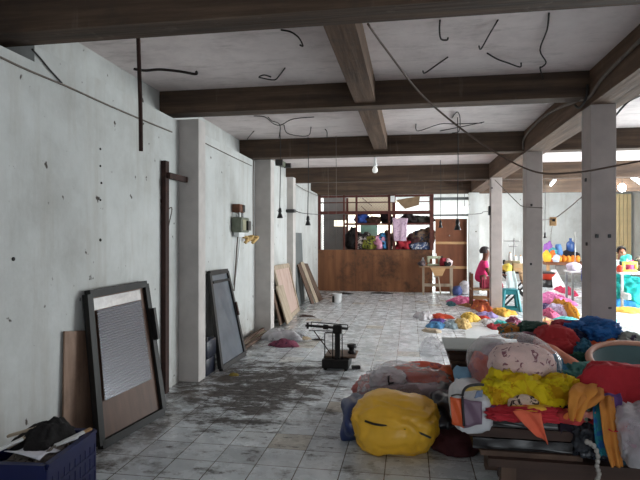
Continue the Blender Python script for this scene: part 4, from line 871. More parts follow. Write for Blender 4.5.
bm = BM(); tube(bm, [atY(x, y, 3.11) for x, y in ((451, 396), (457, 394.5), (463, 395.5))], 0.005, 6); obj('print_line', bm, BLACKPL, t, True)
# yellow ruffled cloth
def hfront(x, y):
    e = 3.30
    z = 0.735 - 0.25 * max(0, abs(x - 0.68) - 0.22)
    if y < e: z -= (e - y) * 1.0
    return max(z, 0.57)
drape('ruffled_cloth', (0.70, 3.30, 0.7), 0.44, 0.26, cloth((222, 196, 20), (200, 160, 10), 0.75, 5), 'bright yellow ruffled cloth in front of the pink floral cloth', 'cloth', hf=hfront, amp=0.055, fr=13, seed=5, n=56, edge=0.2, th=0.006)
lump('ruffled_cloth', (0.86, 3.32, 0.60), 0.14, 0.10, 0.17, cloth((216, 190, 18), (196, 150, 10), 0.75, 5), 'bright yellow bunched cloth at the right end of the ruffled one', 'cloth', seed=41, amp=0.3, fr=4, sub=5)
lump('ruffled_cloth', (0.51, 3.30, 0.58), 0.09, 0.09, 0.17, cloth((218, 196, 24), (196, 150, 10), 0.75, 5), 'bright yellow bunched cloth beside the printed sack', 'cloth', seed=42, amp=0.3, fr=4, sub=5)
lump('printed_scrap', (0.64, 3.20, 0.60), 0.08, 0.04, 0.09, cloth((214, 190, 170), (60, 44, 40), 0.8, 20), 'small beige and black printed scrap lying on the yellow cloth', 'scrap', seed=43, amp=0.2)
lump('amber_cloth', (0.70, 3.17, 0.585), 0.13, 0.07, 0.06, cloth((236, 184, 70)), 'folded amber cloth below the yellow ruffled cloth', 'cloth', PG, seed=44, amp=0.12)
lump('crimson_cloth', (0.66, 3.17, 0.565), 0.19, 0.08, 0.07, cloth((196, 52, 64)), 'crimson cloth strip lying under the amber cloth', 'cloth', PG, seed=45, amp=0.45, fr=3, sub=5)
lump('crimson_cloth', (0.88, 3.16, 0.57), 0.09, 0.08, 0.06, cloth((186, 66, 66)), 'dusty red cloth at the right end of the crimson strip', 'cloth', PG, seed=46, amp=0.15, fr=3)
lump('purple_cloth', (0.50, 3.17, 0.58), 0.08, 0.05, 0.045, cloth((112, 78, 132)), 'purple cloth corner left of the crimson strip', 'cloth', PG, seed=47, amp=0.15, sub=3)
bm = BM()
q = [atY(x, y, Y) for x, y, Y in ((513, 411, 3.03), (541, 412, 3.03), (548, 445, 3.06), (531, 430, 3.05))]
quadgrid(bm, q[3], q[2], q[1], q[0], 14, 10, lambda u, v: 0.012 * math.sin(u * 6 + v * 3))
tag(obj('salmon_flap', bm, cloth((236, 112, 82)), None, True, solid=0.005), 'salmon pink cloth flap hanging down over the black packs', 'cloth')
lump('sage_cloth', (0.98, 3.22, 0.57), 0.06, 0.10, 0.10, cloth((124, 140, 124)), 'grey-green cloth right of the dusty red one', 'cloth', PG, seed=48, amp=0.2)
# back part of the pile
def PL(name, x0, x1, y0, y1, Y, d, rgb, label, rgb2=None, seed=0, rot=0, amp=0.1, fr=2.2, zb=None, sharp=0.85, pat=8, cat='cloth', sub=4, mat=None):
    """a bundle filling the given stretch of the photograph at depth Y, d deep"""
    a, b_ = atY(x0, y1, Y), atY(x1, y0, Y)
    z0 = a.z if zb is None else zb
    return lump(name, ((a.x + b_.x) / 2, Y, max(z0, 0.0)), (b_.x - a.x) / 2, d, b_.z - max(z0, 0), mat or cloth(rgb, rgb2, 0.85, pat), label, cat, PG, seed=seed, rot=rot, amp=amp * 2.2, fr=fr, sharp=sharp, sub=5)
PL('red_bundle', 534, 578, 328, 362, 4.35, 0.20, (178, 52, 56), 'large brick red cloth bundle behind the dome bag', seed=50, amp=0.07)
PL('red_bundle', 552, 584, 322, 340, 4.75, 0.20, (160, 44, 58), 'darker crimson bundle behind the large brick red one', seed=51, amp=0.08)
PL('blue_cloth', 572, 616, 322, 345, 4.55, 0.24, (36, 96, 160), 'bright blue cloth lying on top of the pile before the nearest column', (26, 70, 130), seed=52, amp=0.14, fr=3)
PL('navy_cloth', 568, 588, 332, 348, 4.42, 0.14, (24, 32, 62), 'dark navy cloth tucked under the bright blue cloth', seed=53, amp=0.12)
PL('orange_cloth', 588, 617, 337, 350, 4.38, 0.18, (196, 108, 48), 'brownish orange cloth under the bright blue cloth', seed=54, amp=0.12)
PL('teal_cloth', 572, 592, 341, 366, 4.22, 0.14, (60, 120, 150), 'teal blue cloth hanging below the navy cloth', (40, 92, 120), seed=55, amp=0.14)
PL('vermilion_cloth', 581, 611, 345, 368, 4.25, 0.16, (208, 84, 48), 'vermilion cloth below the brownish orange one', seed=56, amp=0.14, fr=2.8)
PL('crimson_cloth', 598, 626, 348, 362, 4.32, 0.12, (190, 52, 78), 'crimson cloth sloping right of the vermilion cloth', seed=57, amp=0.12)
PL('green_cloth', 568, 594, 354, 372, 4.0, 0.12, (34, 92, 78), 'dark green cloth left of the vermilion cloth', (22, 64, 56), seed=58, amp=0.15)
PL('striped_cloth', 612, 650, 338, 362, 4.3, 0.18, (150, 156, 150), 'grey-green patterned cloth right of the crimson cloth', (70, 60, 80), seed=59, amp=0.15, pat=14)
PL('cream_cloth', 628, 660, 346, 360, 4.42, 0.12, (214, 190, 140), 'cream cloth at the right end above the tub', (190, 150, 60), seed=60, amp=0.12)
PL('dark_green_bag', 518, 546, 323, 338, 4.95, 0.16, (48, 78, 70), 'dark green bundle behind the dome bag at the foot of the second column', seed=61, amp=0.1, cat='bundle')
PL('ochre_cloth', 500, 522, 325, 337, 5.0, 0.12, (200, 130, 60), 'ochre cloth left of the dark green bundle', (50, 110, 110), seed=62, amp=0.15)
PL('plum_cloth', 520, 548, 334, 352, 4.5, 0.16, (110, 64, 84), 'plum cloth between the dome bag and the brick red bundle', seed=63, amp=0.12)
# salmon roll
a, b_ = atY(540, 352, 3.95), atY(578, 372, 3.6)
bm = BM(); tube(bm, [a, a.lerp(b_, 0.3) + Vector((0, 0, 0.035)), a.lerp(b_, 0.65) + Vector((0, 0, 0.02)), b_], 0.055, 14, 6); 
for v in bm.verts: v.co += v.normal * 0 + Vector((0, 0, 0.012 * noise.noise(v.co * 9)))
tag(obj('salmon_roll', bm, cloth((226, 146, 118)), None, True), 'salmon cloth roll slanting down right of the dome bag', 'cloth roll', PG)
PL('blue_grey_cloth', 548, 566, 358, 382, 3.62, 0.12, (66, 120, 150), 'blue grey cloth right of the dome bag below the salmon roll', seed=64, amp=0.12)
PL('sea_green_cloth', 560, 600, 364, 384, 3.58, 0.16, (82, 138, 132), 'sea green cloth lying left of the grey tub', seed=65, amp=0.12)
PL('dark_maroon_cloth', 556, 578, 380, 412, 3.42, 0.12, (84, 34, 46), 'dark maroon cloth under the sea green one', (60, 40, 80), seed=66, amp=0.15)
# tub
tc = atY(641, 366, 3.80); t = thing('grey_tub', 'large grey-teal plastic tub with peach rim sitting on the pile', 'tub', (tc.x, 3.80, 0.45))
RX = 0.34; rb = tc.z + 0.045
bm = BM(); lathe(bm, [(0.0, rb - 0.30), (RX * 0.75, rb - 0.30), (RX * 0.96, rb - 0.01), (RX * 0.92, rb - 0.01), (RX * 0.71, rb - 0.28), (0.0, rb - 0.28)], (tc.x, 3.80, 0), 36)
obj('bowl', bm, plain('grey_teal_plastic', (92, 122, 126), 0.45, 0, 0.08), t, True)
bm = BM(); lathe(bm, [(RX * 0.91, rb - 0.012), (RX * 1.0, rb - 0.03), (RX * 1.04, rb - 0.01), (RX * 1.0, rb + 0.012), (RX * 0.93, rb + 0.012), (RX * 0.90, rb)], (tc.x, 3.80, 0), 36, True)
obj('rim', bm, plain('peach_plastic', (206, 150, 126), 0.4, 0, 0.08), t, True, label='peach coloured rim')
t.rotation_euler = (R(12), 0, 0)
# red cloth draped over the front
def hred(x, y):
    z = 0.80 + 0.015 * math.sin((x - 1.0) * 8)
    if y < 3.34: z -= (3.34 - y) * 1.0
    z -= 0.45 * max(0, 1.06 - x) + 0.10 * max(0, x - 1.42)
    return max(z, 0.58)
drape('red_drape', (1.27, 3.24, 0.7), 0.66, 0.50, cloth((176, 42, 52)), 'large dark red cloth draped over the front of the grey tub', 'cloth', hf=hred, amp=0.04, fr=6, seed=8, n=48, edge=0.14, rot=-0.1)
strip('red_drape', [(1.50, 3.40, 0.74), (1.56, 3.25, 0.68), (1.58, 3.10, 0.56), (1.59, 3.07, 0.46)], [0.22, 0.24, 0.2, 0.16], cloth((180, 50, 58)), 'red cloth end hanging at the right edge beside the clear bag', 'cloth', seed=4)
HG = 'strips hanging down the front of the pile'
strip('golden_strip', [atY(586, 384, 3.25), atY(583, 392, 3.10), atY(578, 405, 3.07), atY(575, 421, 3.06)], [0.12, 0.14, 0.10, 0.05], cloth((212, 140, 62)), 'golden cloth hanging left of the red drape', 'cloth', HG, seed=1, amp=0.012)
strip('golden_strip', [atY(594, 388, 3.2), atY(592, 397, 3.08), atY(587, 404, 3.07), atY(575, 411, 3.08)], [0.10, 0.12, 0.10, 0.08], cloth((204, 132, 62)), 'golden cloth looped beside the hanging golden cloth', 'cloth', HG, seed=2, amp=0.012)
strip('golden_strip', [atY(606, 396, 3.16), atY(608, 412, 3.04), atY(612, 440, 3.03), atY(617, 467, 3.03)], [0.08, 0.08, 0.09, 0.06], cloth((196, 128, 58)), 'long golden cloth tail hanging lowest below the red drape', 'cloth', HG, seed=3, amp=0.012)
strip('teal_strip', [atY(600, 398, 3.17), atY(602, 415, 3.065), atY(603, 440, 3.06), atY(607, 456, 3.06)], [0.07, 0.09, 0.08, 0.06], cloth((44, 128, 140), (40, 90, 150)), 'teal blue strip hanging left of the long golden tail', 'cloth', HG, seed=5, amp=0.012)
strip('purple_strip', [atY(611, 394, 3.2), atY(613, 405, 3.10), atY(614, 418, 3.09), atY(614, 428, 3.09)], [0.10, 0.10, 0.08, 0.06], cloth((104, 76, 140)), 'purple strip behind the long golden tail', 'cloth', HG, seed=6, amp=0.012)
strip('orange_strip', [atY(585, 407, 3.14), atY(580, 410, 3.09), atY(572, 414, 3.08), atY(568, 419, 3.08)], [0.04, 0.06, 0.06, 0.05], cloth((218, 122, 62)), 'short orange strip poking out below the golden loop', 'cloth', HG, seed=7, amp=0.012)
strip('pink_strip', [atY(590, 410, 3.16), atY(589, 412, 3.09), atY(588, 415, 3.08), atY(588, 418, 3.08)], [0.12, 0.12, 0.10, 0.08], cloth((196, 128, 116)), 'short dusty pink strip under the golden loop', 'cloth', HG, seed=8, amp=0.012)
PL('black_film', 570, 606, 412, 452, 3.24, 0.12, (40, 42, 50), 'dark grey translucent bag under the hanging strips', seed=67, amp=0.16, cat='plastic bag', mat=plain('dark_grey_film', (50, 54, 62), 0.25, 0, 0.3))
PL('navy_cloth', 540, 580, 398, 440, 3.32, 0.12, (38, 30, 44), 'very dark cloth between the black packs and hanging strips', seed=68, amp=0.14)
PL('teal_cloth', 606, 650, 430, 458, 3.28, 0.12, (40, 70, 88), 'dark teal cloth under the clear bag at the right edge', seed=69, amp=0.14)
p = atY(647, 420, 3.04); t = thing('corner_bag', 'clear plastic bag of pale mauve cloth hanging at the right front', 'plastic bag', (p.x, 3.08, 0.4))
obj('film', lump_bm((p.x, 3.07, 0.40), 0.15, 0.12, 0.33, seed=70, amp=0.14, fr=2.4, sub=5), MISTY, t, True)
lump('mauve_filling', (p.x, 3.08, 0.42), 0.115, 0.085, 0.27, cloth((150, 128, 138)), 'pale mauve cloth inside the clear bag at the right front', 'cloth', PG, seed=71)
bm = BM(); pts = [atY(x, y, 3.03) for x, y in ((587, 442), (594, 446), (598, 456), (597, 466), (599, 474), (597, 480))]
tube(bm, pts, 0.007, 6)
for p in smooth_path(pts, 2): sph(bm, p, 0.013, (1, 1, 1.2), 8, 6)
tag(obj('beaded_cord', bm, plain('dusty_white_cord', (170, 166, 160), 0.7), None, True), 'knotted whitish cord hanging over the bench edge', 'cord')

# ------------------------------------------------------------------ clothes spread on the floor of the middle distance
def FL(name, x0, x1, y0, y1, rgb, label, rgb2=None, seed=0, cat='cloth', d=None, sub=3, amp=0.2, fr=2.6, mat=None, group='clothes spread on the tiles'):
    """a heap on the floor covering the given stretch; height from what its front edge leaves"""
    p = atZ((x0 + x1) / 2, y1); a = atY(x0, y1, p.y); b_ = atY(x1, y1, p.y)
    fd = (y1 - y0); q = atZ((x0 + x1) / 2, y0 + fd * 0.45)
    dd = (q.y - p.y) / 2 if d is None else d
    yc = p.y + dd; z = max(atY((x0 + x1) / 2, y0, yc).z, 0.02)
    z *= 0.72
    if rgb and not rgb2 and (y1 - y0) > 5: rgb2 = tuple(int(v * 0.66) for v in rgb)
    if rgb: rgb = tuple(int(v * 0.92) for v in rgb)
    if cat == 'bundle': z /= 0.72; return lump(name, ((a.x + b_.x) / 2, yc, 0.0), (b_.x - a.x) / 2, dd, z, cloth(rgb, rgb2), label, cat, group, seed=seed, amp=0.25, sub=5)
    return heap(name, ((a.x + b_.x) / 2, yc, 0.0), (b_.x - a.x) / 2 * 1.08, dd * 1.1, z, mat or cloth(rgb, rgb2, 0.85, 7, 0.38), label, cat, group, seed=seed, rings=20, segs=64, fr=3.4, amp=0.42, out=0.6)
FL('white_bag', 415, 433, 310, 320, None, 'thin white plastic bag on the floor at the left end of the spread clothes', seed=1, cat='plastic bag', mat=MISTY, group=None)
FL('orange_stack', 431, 452, 313, 319, (206, 76, 44), 'folded orange-red clothes beside the white plastic bag', (150, 44, 40), seed=2)
FL('purple_cloth', 430, 447, 318, 323, (84, 58, 130), 'purple cloth in front of the folded orange-red clothes', seed=3)
FL('blue_cloth', 427, 446, 321, 328.5, (96, 160, 212), 'sky blue cloth before the purple cloth', seed=4)
FL('pale_cloth', 444, 458, 319, 328, (176, 196, 206), 'pale grey-blue cloth right of the sky blue one', seed=5)
FL('cream_sheet', 424, 442, 328, 333, (214, 196, 172), 'flat cream sheet on the tiles left of the tray stack', seed=6, amp=0.1)
FL('white_film', 420, 446, 333, 356, None, 'flattened clear film on the tiles left of the tray stack', seed=7, cat='plastic film', mat=CLEARTHIN, d=0.28, group=None)
FL('pink_heap', 453, 479, 295, 306, (224, 110, 156), 'pink clothes heap before the seated person', (236, 160, 190), seed=8)
FL('brown_scrap', 461, 479, 303, 307, (170, 120, 70), 'brown cloth in front of the pink heap', seed=9)
FL('teal_scrap', 447, 456, 301, 306, (60, 110, 120), 'teal scrap left of the pink heap', seed=10)
FL('orange_heap', 476, 499, 299, 313, (208, 104, 74), 'orange and pink clothes heap at the foot of the farthest column', (230, 150, 60), seed=11)
FL('yellow_heap', 495, 516, 307, 316, (240, 184, 78), 'amber yellow heap before the teal stool', seed=12)
FL('lavender_cloth', 478, 500, 311, 318, (166, 150, 206), 'lavender cloth before the orange and pink heap', seed=13)
FL('yellow_cloth', 461, 481, 312, 322, (242, 202, 92), 'yellow cloth lying across the tiles behind the cream cloth', seed=14)
FL('cream_cloth', 456, 473, 318, 329, (240, 206, 140), 'cream yellow cloth heap behind the tray stack', seed=15)
FL('red_cloth', 478, 491, 315, 320, (196, 58, 52), 'small red cloth right of the yellow cloth', seed=16)
FL('red_cloth', 490, 504, 323, 330, (186, 50, 64), 'red cloth half under the turquoise one', seed=17)
FL('turquoise_cloth', 497, 512, 320, 328, (88, 200, 196), 'turquoise cloth behind the dome bag', seed=18)
FL('maroon_cloth', 509, 526, 316, 326, (140, 62, 92), 'maroon cloth left of the second column', (200, 180, 200), seed=19)
FL('white_cloth', 482, 500, 318, 324, (224, 222, 224), 'white cloth between the lavender and turquoise cloths', seed=20)
FL('pink_heap', 545, 580, 291, 306, (238, 130, 190), 'bright pink clothes heap between the two near columns', (244, 170, 212), seed=21)
FL('crimson_heap', 569, 582, 286, 296, (196, 50, 90), 'crimson heap behind the bright pink one', seed=22)
FL('navy_cloth', 540, 560, 303, 312, (84, 74, 120), 'dark purple cloth before the bright pink heap', (170, 150, 190), seed=23)
FL('lilac_cloth', 556, 578, 302, 316, (214, 200, 232), 'lilac white cloth right of the dark purple cloth', seed=24)
FL('magenta_cloth', 547, 562, 308, 318, (226, 110, 150), 'magenta pink cloth before the dark purple cloth', seed=25)
FL('ochre_heap', 570, 586, 298, 318, (222, 156, 50), 'ochre patterned heap left of the nearest column', (140, 90, 30), seed=26)
FL('turquoise_cloth', 556, 586, 316, 324, (110, 212, 210), 'long turquoise cloth left of the nearest column', seed=27)
FL('peach_cloth', 540, 562, 318, 328, (240, 186, 130), 'peach and pink cloth behind the brick red bundle', (236, 130, 160), seed=28)
FL('pink_cloth', 524, 546, 326, 336, (232, 150, 180), 'pale pink cloth right of the second column foot', seed=29)
FL('turquoise_bundle', 614, 652, 275, 308, (52, 196, 190), 'large turquoise cloth bundle right of the nearest column', (38, 160, 170), seed=30, d=0.5, sub=4, amp=0.12, fr=2, cat='bundle', group=None)
FL('blue_bundle', 612, 650, 295, 309, (60, 150, 220), 'bright blue cloth lying before the large turquoise bundle', seed=31, d=0.25, group=None)
p = atY(628.5, 296, 9.15); TB = bpy.data.objects['turquoise_bundle']; obj('white_patch', lump_bm((p.x, p.y + 0.12, p.z - 0.07), 0.07, 0.08, 0.11, seed=32, sub=3), cloth((226, 230, 226)), TB, True, label='white round patch')
FL('yellow_strip', 612, 652, 306, 313, (244, 196, 90), 'yellow cloth strip on the tiles before the bright blue cloth', seed=33, group=None)
FL('aqua_cloth', 608, 622, 311, 322, (96, 190, 206), 'aqua cloth at the right of the nearest column foot', seed=34, group=None)
bm = BM(); quadgrid(bm, (2.55, 5.9, 0.006), (4.6, 5.9, 0.006), (4.9, 9.0, 0.006), (2.9, 9.0, 0.006), 24, 30, lambda u, v: 0.012 * abs(noise.noise(Vector((u * 6, v * 8, 1)))))  # aqua colour stands in for bright light reflected by the glossy floor
tag(obj('pale_floor_layer', bm, plain('aqua_floor_glare', (198, 228, 230), 0.35, 0, 0.06), None, True), 'pale aqua layer standing in for the bright floor reflection right of the nearest column', 'sheet')
bm = BM(); quadgrid(bm, (0.75, 6.6, 0.005), (2.4, 6.6, 0.005), (2.5, 9.6, 0.005), (0.95, 9.8, 0.005), 24, 30, lambda u, v: 0.010 * abs(noise.noise(Vector((u * 6, v * 8, 4)))))
tag(obj('pale_floor_layer', bm, plain('pale_grey_sheet', (216, 222, 224), 0.4, 0, 0.06), None, True), 'pale grey plastic sheet under the clothes spread around the second column', 'sheet')

# ------------------------------------------------------------------ sewing room beyond the columns
def bundle(x0, x1, y0, y1, Y, zb, d, rgb, label, rgb2=None, seed=0, group=None, name='cloth_bundle', cat='clothes bundle', mat=None, amp=0.15, sub=3):
    a, b_ = atY(x0, y1, Y), atY(x1, y0, Y)
    return lump(name, ((a.x + b_.x) / 2, Y, zb), (b_.x - a.x) / 2, d, max(b_.z - zb, 0.04), mat or cloth(rgb, rgb2), label, cat, group, seed=seed, sub=sub, amp=amp)
def part_box(t, name, lo, hi, mat, bv=0.0, label=None):
    bm = BM(); box2(bm, lo, hi)
    if bv: bevel(bm, bv, 2)
    return obj(name, bm, mat, t, label=label)
# counter along the rear wall
x0, x1, cz = atY(544, 262, 18.3).x, 7.2, 0.80
t = thing('long_counter', 'long dark brown counter with grey front along the far white wall', 'counter', ((x0 + x1) / 2, 18.5, 0))
part_box(t, 'top', (x0, 18.0, cz - 0.10), (x1, 18.9, cz), m_wood('counter_brown', (92, 52, 32), (120, 72, 44), (146, 92, 58), 0, 1, 0.3), 0.01)
part_box(t, 'front_board', (x0 + 0.3, 18.12, cz - 0.42), (x1, 18.15, cz - 0.10), plain('counter_grey', (128, 122, 118), 0.7))
for x in (x0 + 0.05, x0 + 1.5, x0 + 2.9):
    part_box(t, 'leg', (x, 18.1, 0), (x + 0.08, 18.2, cz - 0.10), RAILWOOD)
bm = BM(); slab(bm, atY(551, 270, 17.9), atY(556, 269.5, 17.9), Vector((atY(566, 282, 17.6).x, 17.6, 0.01)), Vector((atY(553, 283, 17.6).x, 17.6, 0.01)), 0.02)
tag(obj('pale_sheet', bm, WHITE), 'pale panel leaning against the front of the long counter', 'sheet')
CG = 'bundles on the long counter'
bundle(544, 552, 242, 262, 18.3, cz, 0.25, (150, 96, 176), 'purple bundle at the left end of the long counter', seed=1, group=CG)
bundle(545, 556, 247, 262, 18.15, cz, 0.2, (70, 150, 160), 'teal bundle before the purple one on the long counter', seed=2, group=CG)
bundle(555, 562, 244, 262, 18.45, cz, 0.2, (110, 156, 214), 'light blue bundle standing on the long counter', seed=3, group=CG)
bundle(543, 551, 251, 262, 18.05, cz, 0.15, (240, 180, 60), 'golden yellow bundle at the front left of the counter', seed=4, group=CG)
bundle(549, 555, 250, 259, 18.05, cz, 0.15, (220, 110, 50), 'orange bundle right of the golden yellow one', seed=5, group=CG)
bundle(551, 559, 255, 262, 17.98, cz, 0.15, (200, 214, 232), 'pale blue bundle at the counter front edge', seed=6, group=CG)
for i, x in enumerate((557, 561.5, 566, 570.5, 575)):
    bundle(x, x + 4.6, 255.5, 262, 18.1, cz, 0.16, ((240, 166, 70), (232, 140, 50))[i % 2], ['amber pack, first from the left of the row on the counter', 'orange pack, second in the row on the counter', 'amber pack in the middle of the row on the counter', 'orange pack, fourth in the row on the counter', 'amber pack at the right end of the row on the counter'][i], seed=10 + i, group='packs in a row on the counter', name='amber_pack', cat='pack', amp=0.05)
bundle(562, 579, 250, 262, 18.5, cz, 0.2, (40, 38, 44), 'black bundle under the blue water bottle on the counter', seed=16, group=CG)
p = atY(570.5, 251.5, 18.5); t = thing('water_bottle', 'blue translucent water gallon bottle standing on the counter bundles', 'bottle', p)
bm = BM(); lathe(bm, [(0.10, 0), (0.13, 0.02), (0.13, 0.24), (0.11, 0.30), (0.04, 0.35), (0.035, 0.40)], p, 18); obj('body', bm, BLUEJUG, t, True)
bm = BM(); lathe(bm, [(0.045, 0.385), (0.045, 0.43), (0.03, 0.435)], p, 14); obj('cap', bm, BLUEJUG, t, True)
# red basin on black stand
p = atZ(548, 287); t = thing('red_basin', 'red basin standing on a black base left of the pale panel', 'basin', (p.x, p.y, 0))
bm = BM(); lathe(bm, [(0.17, 0.24), (0.24, 0.46), (0.26, 0.46), (0.26, 0.48), (0.22, 0.47), (0.15, 0.27), (0.0, 0.26)], (p.x, p.y, 0), 20); obj('bowl', bm, REDPL, t, True)
bm = BM(); lathe(bm, [(0.20, 0.0), (0.22, 0.02), (0.20, 0.24), (0.0, 0.24)], (p.x, p.y, 0), 20); obj('stand', bm, BLACKPL, t, True)
# small table with blue cover
Yt = 14.5; a = atY(567, 269, Yt)
t = thing('covered_table', 'small table with white top and hanging blue cover behind the nearest column', 'table', (a.x + 0.6, Yt, 0))
part_box(t, 'top', (a.x, Yt - 0.3, 0.70), (a.x + 1.2, Yt + 0.3, 0.74), WHITE)
for dx in (0.06, 1.14):
    for dy in (-0.26, 0.26): part_box(t, 'leg', (a.x + dx - 0.025, Yt + dy - 0.025, 0), (a.x + dx + 0.025, Yt + dy + 0.025, 0.70), STEEL)
strip('blue_cover', [(a.x + 0.50, Yt - 0.2, 0.75), (a.x + 0.50, Yt - 0.315, 0.74), (a.x + 0.5, Yt - 0.33, 0.5), (a.x + 0.5, Yt - 0.33, 0.22)], [0.5, 0.5, 0.5, 0.46], cloth((40, 74, 176)), 'royal blue cloth hanging off the front of the white topped table', 'cloth', seed=2)
bundle(567, 580, 263, 269, Yt, 0.74, 0.2, (206, 196, 216), 'pale lilac cloth folded on the white topped table', seed=20)
def thread_stand(x, y0, yb, Y, zb, arms, label):
    a = atY(x, y0, Y); t = thing('thread_stand', label, 'thread stand', (a.x, Y, zb))
    bm = BM(); cyl(bm, (a.x, Y, zb), (a.x, Y, a.z), 0.012, 8); obj('pole', bm, STEEL, t, True)
    bm = BM(); cyl(bm, (a.x, Y, zb), (a.x, Y, zb + 0.02), 0.10, 14); obj('base', bm, STEEL, t)
    for ya, l_ in arms:
        z = atY(x, ya, Y).z; bm = BM(); cyl(bm, (a.x - l_, Y, z), (a.x + l_ * 0.5, Y, z), 0.010, 8)
        for dx in (-l_, l_ * 0.5): cyl(bm, (a.x + dx, Y, z), (a.x + dx, Y, z + 0.05), 0.006, 6)
        obj('arm', bm, STEEL, t)
    return t
thread_stand(575, 232, 268, Yt, 0.74, [(240, 0.06)], 'thin white thread stand on the white topped table')
def cone(x, y0, y1, Y, zb, rgb, label):
    a = atY(x, y0, Y); h_ = a.z - zb; t = thing('thread_cone', label, 'thread cone', (a.x, Y, zb), 'thread cones on the sewing table')
    bm = BM(); lathe(bm, [(0.055, 0.0), (0.06, 0.01), (0.035, h_ * 0.9), (0.02, h_ * 0.92)], (a.x, Y, zb), 14); obj('yarn', bm, plain('thread_white', rgb, 0.7, 0, 0.05), t, True)
    bm = BM(); cyl(bm, (a.x, Y, zb + h_ * 0.9), (a.x, Y, zb + h_), 0.015, 10); obj('tip', bm, RAILWOOD, t)
# sewing table beside the seated person
Ys = 13.0; x0 = atY(500, 270, Ys).x; x1 = x0 + 1.15; tz = 0.80
t = thing('sewing_table', 'sewing table with black crossed legs facing the seated person', 'sewing table', ((x0 + x1) / 2, Ys, 0))
part_box(t, 'top', (x0, Ys - 0.28, tz - 0.04), (x1, Ys + 0.28, tz), BLACKMETAL, 0.01)
for y in (Ys - 0.24, Ys + 0.24):
    for a, b_ in (((x0 + 0.05, y, 0.0), (x0 + 0.75, y, tz - 0.05)), ((x0 + 0.75, y + 0.03, 0.0), (x0 + 0.05, y + 0.03, tz - 0.05))):
        bm = BM(); bar(bm, a, b_, 0.03, 0.04); obj('leg', bm, BLACKMETAL, t)
bm = BM(); bar(bm, (x0 + 0.4, Ys - 0.24, 0.38), (x0 + 0.4, Ys + 0.24, 0.38), 0.04, 0.03); obj('crossbar', bm, BLACKMETAL, t)
def sewing_machine(c, rot, body, label, s=1.0):
    t = thing('sewing_machine', label, 'sewing machine', c); c = Vector(c); M = Matrix.Rotation(rot, 3, 'Z')
    def b(name, p, sz, mat, bv=0.02):
        bm = BM(); box(bm, c + M @ (Vector(p) * s), Vector(sz) * s, M); bevel(bm, bv * s, 2); return obj(name, bm, mat, t, True)
    b('bed', (0, 0, 0.03), (0.46, 0.18, 0.06), body); pil = b('pillar', (0.17, 0, 0.17), (0.10, 0.11, 0.24), body)
    arm_ = b('arm', (-0.02, 0, 0.27), (0.44, 0.10, 0.09), body); hd = b('head', (-0.20, 0, 0.20), (0.08, 0.10, 0.20), body)
    bm = BM(); cyl(bm, c + M @ (Vector((0.23, 0, 0.26)) * s), c + M @ (Vector((0.265, 0, 0.26)) * s), 0.07 * s, 16); obj('hand_wheel', bm, BLACKMETAL, pil, True)
    bm = BM(); cyl(bm, c + M @ (Vector((-0.20, 0, 0.06)) * s), c + M @ (Vector((-0.20, 0, 0.12)) * s), 0.006 * s, 6); obj('needle_bar', bm, STEEL, hd)
    bm = BM(); cyl(bm, c + M @ (Vector((0.05, 0, 0.31)) * s), c + M @ (Vector((0.05, 0, 0.40)) * s), 0.02 * s, 8); obj('spool', bm, WHITE, arm_)
    return t
sewing_machine((x0 + 0.28, Ys, tz), 2.6, plain('pale_machine_enamel', (206, 204, 170), 0.4), 'pale cream sewing machine on the crossed leg table', 0.8)
bundle(502, 512, 264, 270.5, Ys - 0.2, tz, 0.12, (230, 214, 96), 'yellow cloth at the front of the crossed leg sewing table', seed=21)
a, b_ = atY(512.5, 270, Ys - 0.15), atY(523, 263.5, Ys - 0.15); bm = BM(); box2(bm, (a.x, Ys - 0.26, tz), (b_.x, Ys - 0.02, b_.z)); bevel(bm, 0.006, 1)
t = thing('carton_box', 'tan carton box on the crossed leg sewing table by the second column', 'box', ((a.x + b_.x) / 2, Ys - 0.15, tz)); obj('body', bm, plain('tan_carton', (186, 158, 118), 0.8), t)
bm = BM(); box2(bm, (a.x + 0.02, Ys - 0.265, tz + 0.05), (b_.x - 0.06, Ys - 0.261, tz + 0.09)); obj('tape', bm, RAILWOOD, t)
thread_stand(514, 238, 266, Ys + 0.15, tz, [(241, 0.24), (246.5, 0.12)], 'tall thread stand on the crossed leg sewing table')
cone(510, 252, 262, Ys + 0.1, tz, (226, 232, 234), 'white thread cone at the left of the tall thread stand')
cone(515.5, 255, 265, Ys + 0.22, tz, (232, 236, 238), 'white thread cone just right of the tall thread stand')
cone(520.5, 255, 265, Ys + 0.22, tz, (222, 226, 230), 'white thread cone nearest the second column')
strip('white_cloth', [(x0 + 0.18, Ys - 0.2, tz + 0.01), (x0 + 0.18, Ys - 0.295, tz), (x0 + 0.2, Ys - 0.30, tz - 0.2), (x0 + 0.22, Ys - 0.30, tz - 0.42)], [0.18, 0.2, 0.24, 0.26], cloth((206, 226, 224)), 'white cloth hanging off the crossed leg sewing table', 'cloth', seed=6)
strip('tan_cloth', [(x0 + 0.46, Ys - 0.2, tz + 0.01), (x0 + 0.46, Ys - 0.295, tz), (x0 + 0.48, Ys - 0.31, tz - 0.15), (x0 + 0.52, Ys - 0.30, tz - 0.3)], [0.16, 0.2, 0.2, 0.14], cloth((176, 146, 112), (90, 70, 50)), 'tan patterned cloth hanging beside the white cloth', 'cloth', seed=7)
